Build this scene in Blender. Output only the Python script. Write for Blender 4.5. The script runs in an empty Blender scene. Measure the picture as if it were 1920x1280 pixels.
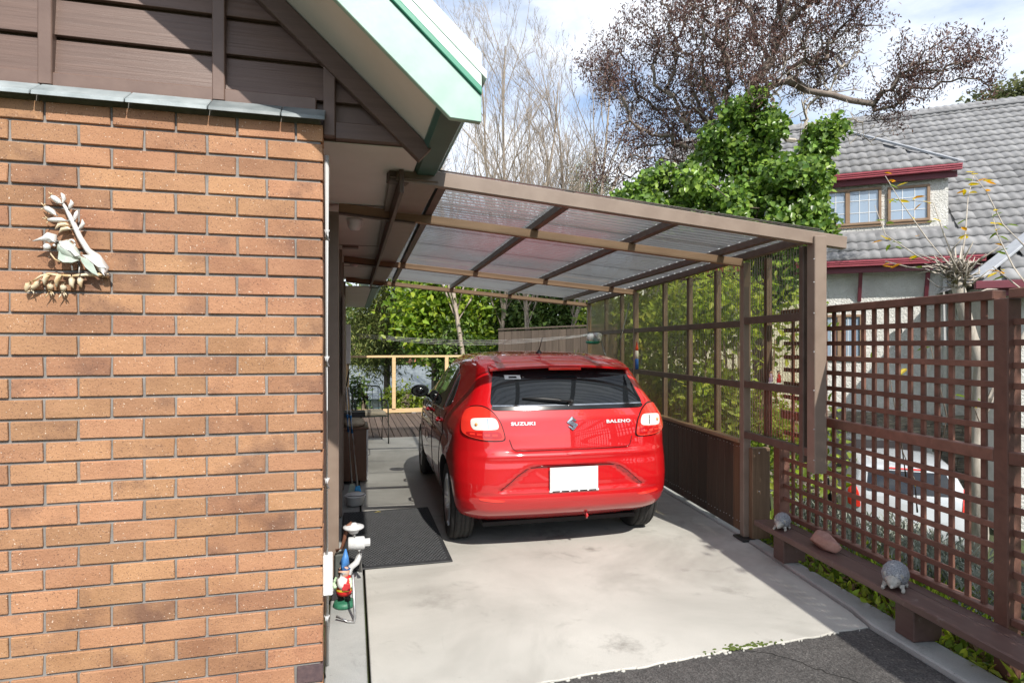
import bpy, bmesh, math, random
import numpy as np
from mathutils import Vector, Matrix
random.seed(7); rng = np.random.default_rng(7)
S = bpy.context.scene
COL = S.collection
# ------------------------------------------------------------------ camera
YAW = math.atan(300/1150); CAMH = 1.55
cd = bpy.data.cameras.new('camera'); cam = bpy.data.objects.new('camera', cd); COL.objects.link(cam)
cd.sensor_width = 36; cd.lens = 36*1150/1920; cd.shift_y = 5/1920; cd.clip_start = .05; cd.clip_end = 2000
cam.location = (0, 0, CAMH); cam.rotation_euler = (math.radians(90), 0, -YAW)
S.camera = cam
# ------------------------------------------------------------------ light
SUN_TRAVEL = Vector((-.15, 1.0, -.96)).normalized()
sd = bpy.data.lights.new('sun', 'SUN'); sun = bpy.data.objects.new('sun', sd); COL.objects.link(sun)
sd.energy = 4.0; sd.angle = math.radians(.6); sd.color = (1, .95, .87)
sun.rotation_euler = SUN_TRAVEL.to_track_quat('-Z', 'Y').to_euler()
W = bpy.data.worlds.new('World'); S.world = W; W.use_nodes = True
nt = W.node_tree; nt.nodes.clear()
def N(nt, t, **k):
    n = nt.nodes.new(t)
    for a, b in k.items(): setattr(n, a, b)
    return n
sky = N(nt, 'ShaderNodeTexSky', sky_type='NISHITA', sun_disc=False)
sky.sun_elevation = math.asin(-SUN_TRAVEL.z); sky.sun_rotation = math.atan2(-SUN_TRAVEL.x, -SUN_TRAVEL.y)
sky.air_density = 1.0; sky.dust_density = .6; sky.ozone_density = 1.5
tc = N(nt, 'ShaderNodeTexCoord'); mp = N(nt, 'ShaderNodeMapping'); mp.inputs['Scale'].default_value = (1.5, 1.5, 3.2); mp.inputs['Location'].default_value = (.35, .2, .1)
nz = N(nt, 'ShaderNodeTexNoise'); nz.inputs['Scale'].default_value = 2.1; nz.inputs['Detail'].default_value = 9; nz.inputs['Roughness'].default_value = .55; nz.inputs['Distortion'].default_value = .25
rp = N(nt, 'ShaderNodeValToRGB'); rp.color_ramp.elements[0].position = .30; rp.color_ramp.elements[1].position = .62
mx = N(nt, 'ShaderNodeMixRGB'); mx.inputs[2].default_value = (5.6, 5.85, 6.3, 1)
bg = N(nt, 'ShaderNodeBackground'); bg.inputs[1].default_value = .15; wo = N(nt, 'ShaderNodeOutputWorld')
L = nt.links.new
L(tc.outputs['Generated'], mp.inputs[0]); L(mp.outputs[0], nz.inputs[0]); L(nz.outputs[0], rp.inputs[0]); L(rp.outputs[0], mx.inputs[0]); L(sky.outputs[0], mx.inputs[1]); L(mx.outputs[0], bg.inputs[0]); L(bg.outputs[0], wo.inputs[0])
vs = S.view_settings; vs.view_transform = 'Standard'; vs.look = 'None'; vs.exposure = .58; vs.gamma = 1; vs.use_curve_mapping = False
try:
    S.cycles.max_bounces = 10; S.cycles.transparent_max_bounces = 24; S.cycles.caustics_reflective = False; S.cycles.caustics_refractive = False
except Exception: pass
# ------------------------------------------------------------------ helpers
FW = Vector((math.sin(YAW), math.cos(YAW), 0)); RT = Vector((math.cos(YAW), -math.sin(YAW), 0))
def at(u, v, d):
    """a place in the world, read off the photograph's pixel (1920 wide) and a distance in metres"""
    return FW*d + RT*((u-960)/1150*d) + Vector((0, 0, CAMH-(v-645)/1150*d))
def tag(o, label=None, cat=None, group=None, kind=None):
    for k, x in (('label', label), ('category', cat), ('group', group), ('kind', kind)):
        if x: o[k] = x
    return o
def empty(name, loc=(0, 0, 0), rz=0, **k):
    o = bpy.data.objects.new(name, None); COL.objects.link(o); o.location = loc; o.rotation_euler = (0, 0, rz); o.empty_display_size = .1
    return tag(o, **k)
def link(name, me, parent=None, loc=None, rot=None, scale=None, **k):
    o = bpy.data.objects.new(name, me); COL.objects.link(o); o.parent = parent
    if loc is not None: o.location = loc
    if rot is not None: o.rotation_euler = rot
    if scale is not None: o.scale = scale
    return tag(o, **k)
def perp(d):
    d = Vector(d).normalized(); a = Vector((0, 0, 1)) if abs(d.z) < .9 else Vector((1, 0, 0))
    s = d.cross(a).normalized(); return d, s, s.cross(d).normalized()
class MB:
    def __init__(s): s.v = []; s.f = []
    def add(s, vs, fs):
        o = len(s.v); s.v += [tuple(p) for p in vs]; s.f += [tuple(i+o for i in q) for q in fs]; return s
    def box(s, x0, x1, y0, y1, z0, z1):
        return s.add([(x0,y0,z0),(x1,y0,z0),(x1,y1,z0),(x0,y1,z0),(x0,y0,z1),(x1,y0,z1),(x1,y1,z1),(x0,y1,z1)],
                     [(0,3,2,1),(4,5,6,7),(0,1,5,4),(1,2,6,5),(2,3,7,6),(3,0,4,7)])
    def bar(s, p, q, w, t, up=(0,0,1)):
        """box beam from p to q, w wide sideways, t along up"""
        p = Vector(p); q = Vector(q); d = (q-p).normalized(); sd_ = d.cross(Vector(up)).normalized(); u = sd_.cross(d).normalized()
        a = sd_*w/2; b = u*t/2
        return s.add([p-a-b,p+a-b,p+a+b,p-a+b,q-a-b,q+a-b,q+a+b,q-a+b],[(0,1,2,3),(4,7,6,5),(0,4,5,1),(1,5,6,2),(2,6,7,3),(3,7,4,0)])
    def tube(s, pts, r, n=8, cap=True):
        pts = [Vector(p) for p in pts]; m = len(pts)
        rs = r if hasattr(r, '__len__') else [r]*m
        vs = []; prev = None
        for i, p in enumerate(pts):
            d = (pts[min(i+1, m-1)]-pts[max(i-1, 0)])
            if d.length < 1e-9: d = Vector((0,0,1))
            d.normalize()
            if prev is None: _, a, b = perp(d)
            else:
                a = (prev - d*prev.dot(d))
                if a.length < 1e-6: _, a, b = perp(d)
                a.normalize(); b = d.cross(a)
            prev = a
            for k in range(n):
                t = 2*math.pi*k/n; vs.append(p+(a*math.cos(t)+b*math.sin(t))*rs[i])
        fs = [(i*n+k, i*n+(k+1)%n, (i+1)*n+(k+1)%n, (i+1)*n+k) for i in range(m-1) for k in range(n)]
        if cap: fs += [tuple(range(n-1, -1, -1)), tuple((m-1)*n+k for k in range(n))]
        return s.add(vs, fs)
    def lathe(s, prof, n=16, o=(0,0,0), ax='z', cap=True):
        vs = []
        for r, z in prof:
            for k in range(n):
                t = 2*math.pi*k/n; x, y = r*math.cos(t), r*math.sin(t)
                vs.append({'z': (o[0]+x, o[1]+y, o[2]+z), 'y': (o[0]+x, o[1]+z, o[2]-y), 'x': (o[0]+z, o[1]+x, o[2]+y)}[ax])
        m = len(prof); fs = [(i*n+k, i*n+(k+1)%n, (i+1)*n+(k+1)%n, (i+1)*n+k) for i in range(m-1) for k in range(n)]
        if cap: fs += [tuple(range(n-1,-1,-1)), tuple((m-1)*n+k for k in range(n))]
        return s.add(vs, fs)
    def ball(s, c, r, n=10, m=7, rot=None):
        r = r if hasattr(r, '__len__') else (r, r, r); vs = []
        for i in range(1, m):
            ph = math.pi*i/m
            for k in range(n):
                t = 2*math.pi*k/n; p = Vector((r[0]*math.sin(ph)*math.cos(t), r[1]*math.sin(ph)*math.sin(t), r[2]*math.cos(ph)))
                if rot: p = rot @ p
                vs.append(Vector(c)+p)
        top = Vector((0,0,r[2])); top = rot @ top if rot else top
        vs += [Vector(c)+top, Vector(c)-top]; T = len(vs)-2
        fs = [(i*n+k, (i+1)*n+k, (i+1)*n+(k+1)%n, i*n+(k+1)%n) for i in range(m-2) for k in range(n)]
        fs += [(T, k, (k+1)%n) for k in range(n)] + [(T+1, (m-2)*n+(k+1)%n, (m-2)*n+k) for k in range(n)]
        return s.add(vs, fs)
    def prism(s, poly, d):
        """extrude polygon (list of 3D points) by vector d"""
        n = len(poly); d = Vector(d); a = [Vector(p) for p in poly]
        return s.add(a+[p+d for p in a], [tuple(range(n-1,-1,-1)), tuple(range(n, 2*n))]+[(k,(k+1)%n,n+(k+1)%n,n+k) for k in range(n)])
    def mesh(s, name, m, bev=0, smooth=False, seg=1, fix=True):
        me = bpy.data.meshes.new(name); me.from_pydata(s.v, [], s.f)
        if bev or fix:
            bm = bmesh.new(); bm.from_mesh(me)
            if fix: bmesh.ops.recalc_face_normals(bm, faces=bm.faces)
            if bev: bmesh.ops.bevel(bm, geom=list(bm.edges), offset=bev, segments=seg, affect='EDGES', profile=.5, clamp_overlap=True)
            bm.to_mesh(me); bm.free()
        ms = m if isinstance(m, (list, tuple)) else [m]
        for x in ms: me.materials.append(x)
        if smooth: me.shade_smooth()
        return me
    def build(s, name, m, parent=None, bev=0, smooth=False, seg=1, loc=None, rot=None, scale=None, **k):
        return link(name, s.mesh(name, m, bev, smooth, seg), parent, loc, rot, scale, **k)
def fastmesh(name, V, Fq, m, smooth=False):
    """V (n,3), Fq (k,4) or (k,3) numpy -> mesh"""
    me = bpy.data.meshes.new(name); V = np.asarray(V, np.float32); Fq = np.asarray(Fq, np.int32); k, c = Fq.shape
    me.vertices.add(len(V)); me.vertices.foreach_set('co', V.ravel())
    me.loops.add(k*c); me.loops.foreach_set('vertex_index', Fq.ravel())
    me.polygons.add(k); me.polygons.foreach_set('loop_start', np.arange(0, k*c, c, dtype=np.int32))
    me.materials.append(m); me.update(calc_edges=True)
    if smooth: me.shade_smooth()
    return me
# ------------------------------------------------------------------ materials
def nodes(name):
    m = bpy.data.materials.new(name); m.use_nodes = True; t = m.node_tree; b = t.nodes['Principled BSDF']; return m, t, b
def pos(t, stretch=(1,1,1), rnd=False):
    g = N(t, 'ShaderNodeNewGeometry'); mpn = N(t, 'ShaderNodeMapping'); mpn.inputs['Scale'].default_value = stretch
    t.links.new(g.outputs['Position'], mpn.inputs[0])
    if rnd:
        oi = N(t, 'ShaderNodeObjectInfo'); ml = N(t, 'ShaderNodeMath', operation='MULTIPLY'); ml.inputs[1].default_value = 37
        t.links.new(oi.outputs['Random'], ml.inputs[0]); t.links.new(ml.outputs[0], mpn.inputs['Location'])
    return mpn.outputs[0]
def noise(t, p, sc, detail=5, rough=.55, dist=0):
    n = N(t, 'ShaderNodeTexNoise'); n.inputs['Scale'].default_value = sc; n.inputs['Detail'].default_value = detail; n.inputs['Roughness'].default_value = rough; n.inputs['Distortion'].default_value = dist
    t.links.new(p, n.inputs[0]); return n.outputs[0]
def ramp(t, x, stops):
    r = N(t, 'ShaderNodeValToRGB'); e = r.color_ramp.elements
    while len(e) < len(stops): e.new(.5)
    for k, (p, c) in enumerate(stops):
        e[k].position = p; e[k].color = (c if hasattr(c, '__len__') else (c, c, c))[:3] + (1,) if hasattr(c, '__len__') else (c, c, c, 1)
    t.links.new(x, r.inputs[0]); return r.outputs[0]
def mix(t, f, a, b, mode='MIX'):
    n = N(t, 'ShaderNodeMixRGB', blend_type=mode)
    for i, x in ((0, f), (1, a), (2, b)):
        if isinstance(x, (int, float)): n.inputs[i].default_value = x
        elif isinstance(x, tuple): n.inputs[i].default_value = x[:3] + (1,)
        else: t.links.new(x, n.inputs[i])
    return n.outputs[0]
def bump(t, b, hgt, st=.4, dist=.004, base=None):
    n = N(t, 'ShaderNodeBump'); n.inputs['Strength'].default_value = st; n.inputs['Distance'].default_value = dist
    t.links.new(hgt, n.inputs['Height'])
    if base: t.links.new(base, n.inputs['Normal'])
    t.links.new(n.outputs[0], b.inputs['Normal']); return n.outputs[0]
def vary(t, col, amt, hue=0, island=False):
    if island: r = N(t, 'ShaderNodeNewGeometry').outputs['Random Per Island']
    else: r = N(t, 'ShaderNodeObjectInfo').outputs['Random']
    h = N(t, 'ShaderNodeHueSaturation'); mr = N(t, 'ShaderNodeMapRange'); mr.inputs['To Min'].default_value = 1-amt; mr.inputs['To Max'].default_value = 1+amt
    t.links.new(r, mr.inputs[0]); t.links.new(mr.outputs[0], h.inputs['Value']); t.links.new(col, h.inputs['Color'])
    if hue:
        m1 = N(t, 'ShaderNodeMath', operation='MULTIPLY'); m1.inputs[1].default_value = 7.31; m2 = N(t, 'ShaderNodeMath', operation='FRACT')
        mr2 = N(t, 'ShaderNodeMapRange'); mr2.inputs['To Min'].default_value = .5-hue; mr2.inputs['To Max'].default_value = .5+hue
        t.links.new(r, m1.inputs[0]); t.links.new(m1.outputs[0], m2.inputs[0]); t.links.new(m2.outputs[0], mr2.inputs[0]); t.links.new(mr2.outputs[0], h.inputs['Hue'])
    return h.outputs[0]
def mat(name, c1, c2=None, rough=.7, ns=6, stretch=(1,1,1), bmp=0, bs=80, rnd=0, metal=0, coat=0, lo=.35, hi=.65, spec=None, bd=.003):
    m, t, b = nodes(name); p = pos(t, stretch, rnd > 0)
    c = ramp(t, noise(t, p, ns), [(lo, tuple(c1)), (hi, tuple(c2 or c1))])
    if rnd: c = vary(t, c, rnd)
    t.links.new(c, b.inputs['Base Color']); b.inputs['Roughness'].default_value = rough; b.inputs['Metallic'].default_value = metal; b.inputs['Coat Weight'].default_value = coat
    if spec is not None: b.inputs['Specular IOR Level'].default_value = spec
    if bmp: bump(t, b, noise(t, p, bs, 6), bmp, bd)
    return m
def leafmat(name, c1, c2, amt=.35, hue=.02, rough=.45, trans=.35, tcol=None):
    m, t, b = nodes(name); g = N(t, 'ShaderNodeNewGeometry')
    c = ramp(t, g.outputs['Random Per Island'], [(0, c1), (1, c2)])
    big = noise(t, pos(t), .9, 3); c = mix(t, ramp(t, big, [(.35, .0), (.7, .55)]), c, tuple(x*.62 for x in c1))
    c = vary(t, c, amt, hue, True)
    t.links.new(c, b.inputs['Base Color']); b.inputs['Roughness'].default_value = rough; b.inputs['Specular IOR Level'].default_value = .35
    tr = N(t, 'ShaderNodeBsdfTranslucent'); ms = N(t, 'ShaderNodeMixShader'); ms.inputs[0].default_value = trans
    h = N(t, 'ShaderNodeHueSaturation'); h.inputs['Value'].default_value = 1.5; h.inputs['Saturation'].default_value = 1.1; t.links.new(c, h.inputs['Color']); t.links.new(h.outputs[0], tr.inputs[0])
    o = t.nodes['Material Output']; t.links.new(b.outputs[0], ms.inputs[1]); t.links.new(tr.outputs[0], ms.inputs[2]); t.links.new(ms.outputs[0], o.inputs[0])
    return m
M = {}
def mk_brick():
    m, t, b = nodes('brick_clay'); p = pos(t, (1,1,1), True); g = pos(t)
    base = ramp(t, noise(t, g, 2.2, 3), [(.3, (.33,.162,.080)), (.5, (.40,.208,.110)), (.7, (.30,.145,.078))])
    base = vary(t, base, .16, .005)
    burn = ramp(t, noise(t, p, 3.1, 4, .6), [(.56, 0), (.72, .75)]); base = mix(t, burn, base, (.13,.065,.045))
    pale = ramp(t, noise(t, p, 7, 4), [(.55, 0), (.75, .35)]); base = mix(t, pale, base, (.50,.27,.15))
    sp = ramp(t, noise(t, p, 190, 2), [(.60, 0), (.68, .75)]); base = mix(t, sp, base, (.10,.05,.035))
    sp2 = ramp(t, noise(t, g, 120, 1), [(.73, 0), (.76, .8)]); base = mix(t, sp2, base, (.75,.62,.5))
    t.links.new(base, b.inputs['Base Color']); b.inputs['Roughness'].default_value = .78
    v = N(t, 'ShaderNodeTexVoronoi', feature='DISTANCE_TO_EDGE'); v.inputs['Scale'].default_value = 7.5; ds = noise(t, p, 6, 3)
    pp = N(t, 'ShaderNodeMixRGB'); pp.inputs[0].default_value = .35; t.links.new(p, pp.inputs[1]); t.links.new(ds, pp.inputs[2]); t.links.new(pp.outputs[0], v.inputs[0])
    cr = ramp(t, v.outputs[0], [(.0, 0), (.012, 1)])
    n1 = bump(t, b, noise(t, p, 48, 6, .7), .8, .005); bump(t, b, cr, .22, .003, n1)
    return m
M['brick'] = mk_brick()
M['brick_dark'] = mat('brick_dark', (.07,.045,.05), (.11,.07,.07), .8, 30, bmp=.5)
M['mortar'] = mat('mortar', (.185,.175,.165), (.27,.255,.24), .9, 14, bmp=.6, bs=120)
def mk_concrete(name, a, b_, stain, sc=1.0, spots=()):
    m, t, b = nodes(name); p = pos(t)
    c = ramp(t, noise(t, p, 1.1*sc, 7, .6, .4), [(.3, a), (.7, b_)])
    s = ramp(t, noise(t, p, .55, 5, .65, .8), [(.48, 0), (.70, .75)]); c = mix(t, s, c, stain)
    s2 = ramp(t, noise(t, p, 2.6, 6, .7, 1.2), [(.58, 0), (.74, .45)]); c = mix(t, s2, c, tuple(x*.75 for x in stain))
    f = ramp(t, noise(t, p, 260, 2), [(.35, .86), (.65, 1.08)]); c = mix(t, 1.0, c, f, 'MULTIPLY')
    k = ramp(t, noise(t, p, 38, 3), [(.70, 0), (.78, .6)]); c = mix(t, k, c, tuple(x*.5 for x in stain))
    for (cx, cy, rad, amt) in spots:
        vd = N(t, 'ShaderNodeVectorMath', operation='DISTANCE'); vd.inputs[1].default_value = (cx, cy, 0); t.links.new(p, vd.inputs[0])
        ad = N(t, 'ShaderNodeMath', operation='MULTIPLY_ADD'); ad.inputs[1].default_value = rad*3.4; t.links.new(noise(t, p, 11, 8, .75), ad.inputs[0]); t.links.new(vd.outputs['Value'], ad.inputs[2])
        k = ramp(t, ad.outputs[0], [(rad*1.55, amt), (min(.99, rad*2.55), 0)]); c = mix(t, k, c, (.07,.062,.05))
    t.links.new(c, b.inputs['Base Color']); b.inputs['Roughness'].default_value = .82
    bump(t, b, noise(t, p, 180, 5, .7), .35, .003); return m
M['concrete'] = mk_concrete('concrete', (.38,.37,.335), (.53,.515,.47), (.20,.19,.165), 1.0, [(1.62,4.75,.24,.6), (1.35,2.93,.13,.55), (1.75,4.35,.10,.5), (2.3,3.4,.12,.25), (.5,3.7,.2,.25)])
M['concrete2'] = mk_concrete('concrete_old', (.30,.31,.30), (.42,.42,.40), (.19,.195,.18), 2)
def mk_asphalt():
    m, t, b = nodes('asphalt'); p = pos(t)
    c = ramp(t, noise(t, p, 3, 6), [(.3, (.045,.042,.04)), (.7, (.085,.08,.076))])
    v = N(t, 'ShaderNodeTexVoronoi'); v.inputs['Scale'].default_value = 130; t.links.new(p, v.inputs[0])
    k = ramp(t, v.outputs['Color'], [(.25, .65), (.9, 1.6)]); c = mix(t, 1., c, k, 'MULTIPLY')
    s = ramp(t, noise(t, p, 60, 2), [(.7, 0), (.76, .7)]); c = mix(t, s, c, (.32,.30,.27))
    t.links.new(c, b.inputs['Base Color']); b.inputs['Roughness'].default_value = .9; bump(t, b, v.outputs['Distance'], .7, .006); return m
M['asphalt'] = mk_asphalt()
def mk_wood(name, a, b_, axis, rough=.6, rnd=.18, gs=14, bmp=.25, wear=None):
    st = [1.0]*3; st = [gs if i != axis else .9 for i in range(3)] if axis < 3 else [gs, gs, gs]
    m, t, b = nodes(name); p = pos(t, tuple(st), True)
    n = noise(t, p, 2.2, 7, .65, .5); c = ramp(t, n, [(.28, a), (.72, b_)])
    if wear:
        w = ramp(t, noise(t, pos(t), 16, 5, .7), [(.60, 0), (.72, .7)]); c = mix(t, w, c, wear)
    c = vary(t, c, rnd); t.links.new(c, b.inputs['Base Color']); b.inputs['Roughness'].default_value = rough
    bump(t, b, n, bmp, .004); return m
M['gable'] = mk_wood('gable_board', (.105,.062,.047), (.155,.094,.072), 0, .42, .08, 26, .5)
M['brown_trim'] = mat('brown_paint', (.14,.088,.070), (.17,.11,.088), .45, 10, bmp=.15, bs=60)
M['slate'] = mat('slate', (.16,.19,.20), (.30,.335,.345), .5, 7, bmp=.4, bs=30, rnd=.28)
M['cream'] = mat('cream_soffit', (.62,.585,.52), (.68,.64,.575), .55, 3, bmp=.05)
M['pale_green'] = mat('pale_green_paint', (.30,.47,.385), (.36,.53,.44), .4, 9, bmp=.12, bs=40)
M['mid_green'] = mat('green_trim', (.04,.24,.15), (.05,.28,.18), .35, 5)
M['cap_green'] = mat('green_white_metal', (.66,.80,.73), (.70,.83,.76), .4, 3)
M['dark_green'] = mat('dark_green_gutter', (.035,.095,.075), (.05,.12,.095), .35, 5)
M['taupe'] = mat('taupe_steel_paint', (.215,.16,.125), (.25,.19,.15), .42, 9, bmp=.06, bs=90)
M['beam'] = mk_wood('beam_timber', (.24,.15,.085), (.36,.235,.14), 0, .6, .08, 10, .2)
M['carport_dark'] = mat('carport_brown', (.085,.058,.045), (.12,.083,.065), .5, 12, bmp=.15, bs=60)
M['stain'] = mk_wood('stained_plank', (.036,.022,.015), (.078,.046,.031), 2, .5, .3, 18, .4)
M['stain_warm'] = mk_wood('stained_plank_warm', (.10,.05,.026), (.17,.09,.05), 2, .55, .15, 18, .4)
M['raw_post'] = mk_wood('weathered_post', (.10,.062,.036), (.21,.135,.08), 2, .7, .1, 14, .5)
M['trellis'] = mk_wood('trellis_stain', (.115,.052,.036), (.20,.092,.064), 3, .6, .26, 6, .3)
M['bench'] = mk_wood('bench_paint', (.080,.045,.038), (.125,.073,.061), 1, .5, .12, 10, .3, wear=(.20,.15,.13))
M['pine'] = mk_wood('new_pine', (.56,.38,.19), (.70,.51,.29), 0, .6, .08, 10, .15)
M['deck'] = mk_wood('deck_plank', (.085,.06,.048), (.15,.11,.09), 1, .7, .18, 14, .3)
M['fence'] = mk_wood('old_fence', (.07,.052,.04), (.14,.105,.08), 2, .8, .22, 14, .4)
M['white'] = mat('white_plastic', (.74,.74,.73), (.80,.80,.79), .4, 6)
M['black'] = mat('black_plastic', (.012,.012,.013), (.02,.02,.02), .45, 9)
M['rubber'] = mat('mat_rubber', (.020,.021,.023), (.034,.035,.037), .65, 20, bmp=.3)
M['steel'] = mat('galvanised_steel', (.42,.43,.44), (.58,.58,.58), .38, 30, metal=.8)
M['soil'] = mat('soil', (.05,.038,.026), (.10,.078,.052), .95, 9, bmp=.8, bs=40, bd=.02)
# ------------------------------------------------------------------ setting: terrain, slab, road, kerb
def wallx(y): return 3.04 + (y-4.27)*.113
def ground_h(x, y):
    s = lambda a, b, q: max(0., min(1., (q-a)/(b-a)))**2*(3-2*max(0., min(1., (q-a)/(b-a))))
    e = x-wallx(min(max(y, -6), 14))
    z = -.06 - .30*s(.05, 1.2, e) - 1.38*s(1.3, 3.4, e)
    if x < 4.5: z -= 2.6*s(14.2, 20, y)*(1-s(2.5, 4.5, x)) 
    z -= 1.2*s(16, 40, y)
    z += 14*s(60, 240, math.hypot(x, y))
    return z
def terrain():
    xs = sorted(set([-320,-200,-120,-80,-50,-30,-20,-14,-9,-6,-4,-2,0,1,2,2.6] + [2.7+.15*i for i in range(32)] + [8,9,10,11,12,14,16,18,21,25,30,40,60,90,140,220,330]))
    ys = sorted(set([-320,-180,-100,-60,-30,-15,-8,-5,-3,-2,-1] + [.5*i for i in range(48)] + [24.5,26,28,31,35,40,50,65,90,130,200,340]))
    V = [(x, y, ground_h(x, y) + (random.uniform(-.025,.025) if x > 3.2 and 0 < y < 14 else 0)) for y in ys for x in xs]; n = len(xs)
    Fq = [(j*n+i, j*n+i+1, (j+1)*n+i+1, (j+1)*n+i) for j in range(len(ys)-1) for i in range(n-1)]
    m, t, b = nodes('garden_ground'); p = pos(t)
    c = ramp(t, noise(t, p, 1.3, 6), [(.35, (.045,.038,.022)), (.6, (.055,.075,.024)), (.8, (.085,.10,.035))])
    t.links.new(c, b.inputs['Base Color']); b.inputs['Roughness'].default_value = .95; bump(t, b, noise(t, p, 30, 6), .8, .03)
    link('ground', fastmesh('ground', V, Fq, m, True), kind='structure')
terrain()
def slab(name, poly, z0, z1, m, bev=.006):
    MB().prism([(x, y, z0) for x, y in poly], (0, 0, z1-z0)).build(name, M[m], bev=bev, kind='structure')
slab('driveway', [(.086+2.66*i/70, 2.655+.11*i/70+random.gauss(0,.0018)+.007*math.sin(i*.9)*math.sin(i*.23)+.006*math.sin(i*.31)) for i in range(71)]+[(2.80,2.95), (3.02,4.28), (3.23,6.0), (3.66,10.38), (.086,10.38)], -.3, .0, 'concrete', .004)
slab('path', [(-.125,-2.0), (.07,-2.0), (.07,10.38), (-.125,10.38)], -.3, -.012, 'concrete2')
slab('road', [(.075,-4), (2.14,-4), (2.75,2.80), (.075,2.70)], -.3, -.008, 'asphalt', .003)
ck = MB(); P_ = [Vector((1.93+.62*t+random.gauss(0,.006), 2.72-.62*t+.05*math.sin(9*t)+random.gauss(0,.006), -.0072)) for t in np.linspace(0, 1, 40)]
for a_, b_ in zip(P_[:-1], P_[1:]): ck.bar(a_, b_, random.uniform(.003,.008), .001)
ck.build('crack', mat('crack_dark', (.012,.011,.010), (.02,.018,.016), .95), bpy.data.objects['road'])
slab('kerb', [(2.16,-4), (2.32,-4), (wallx(2.8)+.07,2.8), (wallx(10)+.07,10), (wallx(10)-.045,10), (wallx(6)-.045,6.0), (wallx(4.28)-.02,4.28), (2.815,2.95), (2.757,2.765)], -.3, .018, 'concrete2', .008)
# ragged asphalt lip and a crumbly joint along the slab
mb = MB()
for i in range(80):
    x = .1+2.62*random.random(); y = 2.65+.041*x+random.gauss(0, .010); r = random.uniform(.002, .008)
    mb.ball((x, y, -.004), (r*1.6, r, .006), 6, 4)
mb.build('joint_crumbs', M['concrete'], kind='stuff', label='pale crumbs of cement along the asphalt edge')
mb = MB()
for i in range(70):
    c = Vector((1.95+random.gauss(0, .10), 2.745+random.gauss(0, .012), .0)); mb.ball(c, (random.uniform(.004,.014), random.uniform(.003,.009), .006), 6, 4)
mb.build('moss', mat('moss', (.05,.075,.012), (.09,.12,.02), .95, 60), kind='stuff', label='strip of green moss on the slab edge')
# ------------------------------------------------------------------ brick house
BX, BY = -.127, 2.87                       # the corner of the brick front
house = empty('brick_house', (-2.2, 6, 0), label='brown brick house with dark timber gable and green trimmed eaves', cat='house')
def H(mb, name, m, parent=None, **k):
    o = mb.build(name, m, None, **k); o.parent = parent or house; o.matrix_parent_inverse = Matrix.Translation(-Vector(house.location)) if (parent is None) else Matrix(); return o
wall = H(MB().box(-4.6, BX-.010, BY+.010, BY+.10, -.3, 2.56), 'front_wall', M['mortar'])
bm_ = []
for k in range(5):
    b = MB().box(-.115, .115, 0, .104, 0, .0755); me = b.mesh('brick', M['brick'])
    B = bmesh.new(); B.from_mesh(me); bmesh.ops.bevel(B, geom=list(B.edges), offset=.0028, segments=1, affect='EDGES')
    for v in B.verts: v.co += Vector((random.uniform(-.0016,.0016), random.uniform(-.0012,.0012), random.uniform(-.0014,.0014)))
    B.to_mesh(me); B.free(); bm_.append(me)
rest = MB()
for r in range(31):
    z = 2.529-.0755-.086*r
    odd = r % 2
    x = BX
    k = 0
    while x > -4.4:
        w = .11 if (k == 0 and not odd) else .23
        cx = x-w/2
        if x > -2.15:
            o = link('brick', random.choice(bm_), wall, (cx+random.uniform(-.0012,.0012), BY+random.uniform(-.002,.0015), z+random.uniform(-.001,.001)), None, (w/.23, 1, 1)); o.matrix_parent_inverse = Matrix()
            if k == 0 and r == 28: o.data = bm_[0].copy(); o.data.materials[0] = M['brick_dark']
        else: rest.box(cx-w/2, cx+w/2, BY, BY+.1, z, z+.0755)
        x -= w+.01; k += 1
o = rest.build('more_bricks', M['brick'], wall, kind='stuff')
# side wall of the house, timber posts and panels
H(MB().box(-4.6, -.16, BY+.101, 14.4, -.3, 2.488), 'side_wall', M['brown_trim'])
for (y0, y1, z0, z1) in ((4.24,4.31,0,2.43), (5.72,5.85,0,2.40), (6.76,6.84,0,2.42), (8.8,8.9,0,2.42)):
    H(MB().box(-.158, -.085, y0, y1, z0, z1), 'wall_post', M['taupe'], bev=.004)
H(MB().box(-.083, -.06, 5.60, 6.05, 1.10, 1.98), 'wall_board', M['taupe'], bev=.003)
H(MB().box(-.083, -.058, 6.06, 6.45, 1.10, 1.96), 'wall_board', M['taupe'], bev=.003)
# conduit
cdt = H(MB().tube([(-.110, 2.893, .1), (-.110, 2.893, 2.40)], .0105, 10), 'conduit', M['white'], smooth=True)
H(MB().box(-.126, -.085, 2.875, 2.935, .42, .60), 'junction_box', M['white'], bev=.004)
for z in (.28, .9, 1.45, 2.02): H(MB().tube([(-.110, 2.893, z), (-.110, 2.893, z+.045)], .0135, 10), 'conduit_joint', M['white'], smooth=True)
# slate sill
x = BX+.012
for k, w in enumerate((.185,.29,.31,.33,.30,.32,.28,.33,.3,.31,.3,.3,.3)):
    b = MB().prism([(x, BY-.055, 2.533), (x, BY-.052, 2.552), (x, BY+.04, 2.612), (x, BY+.04, 2.593)], (-w+.003, 0, 0)); H(b, 'slate_tile', M['slate'], bev=.003); x -= w
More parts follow.
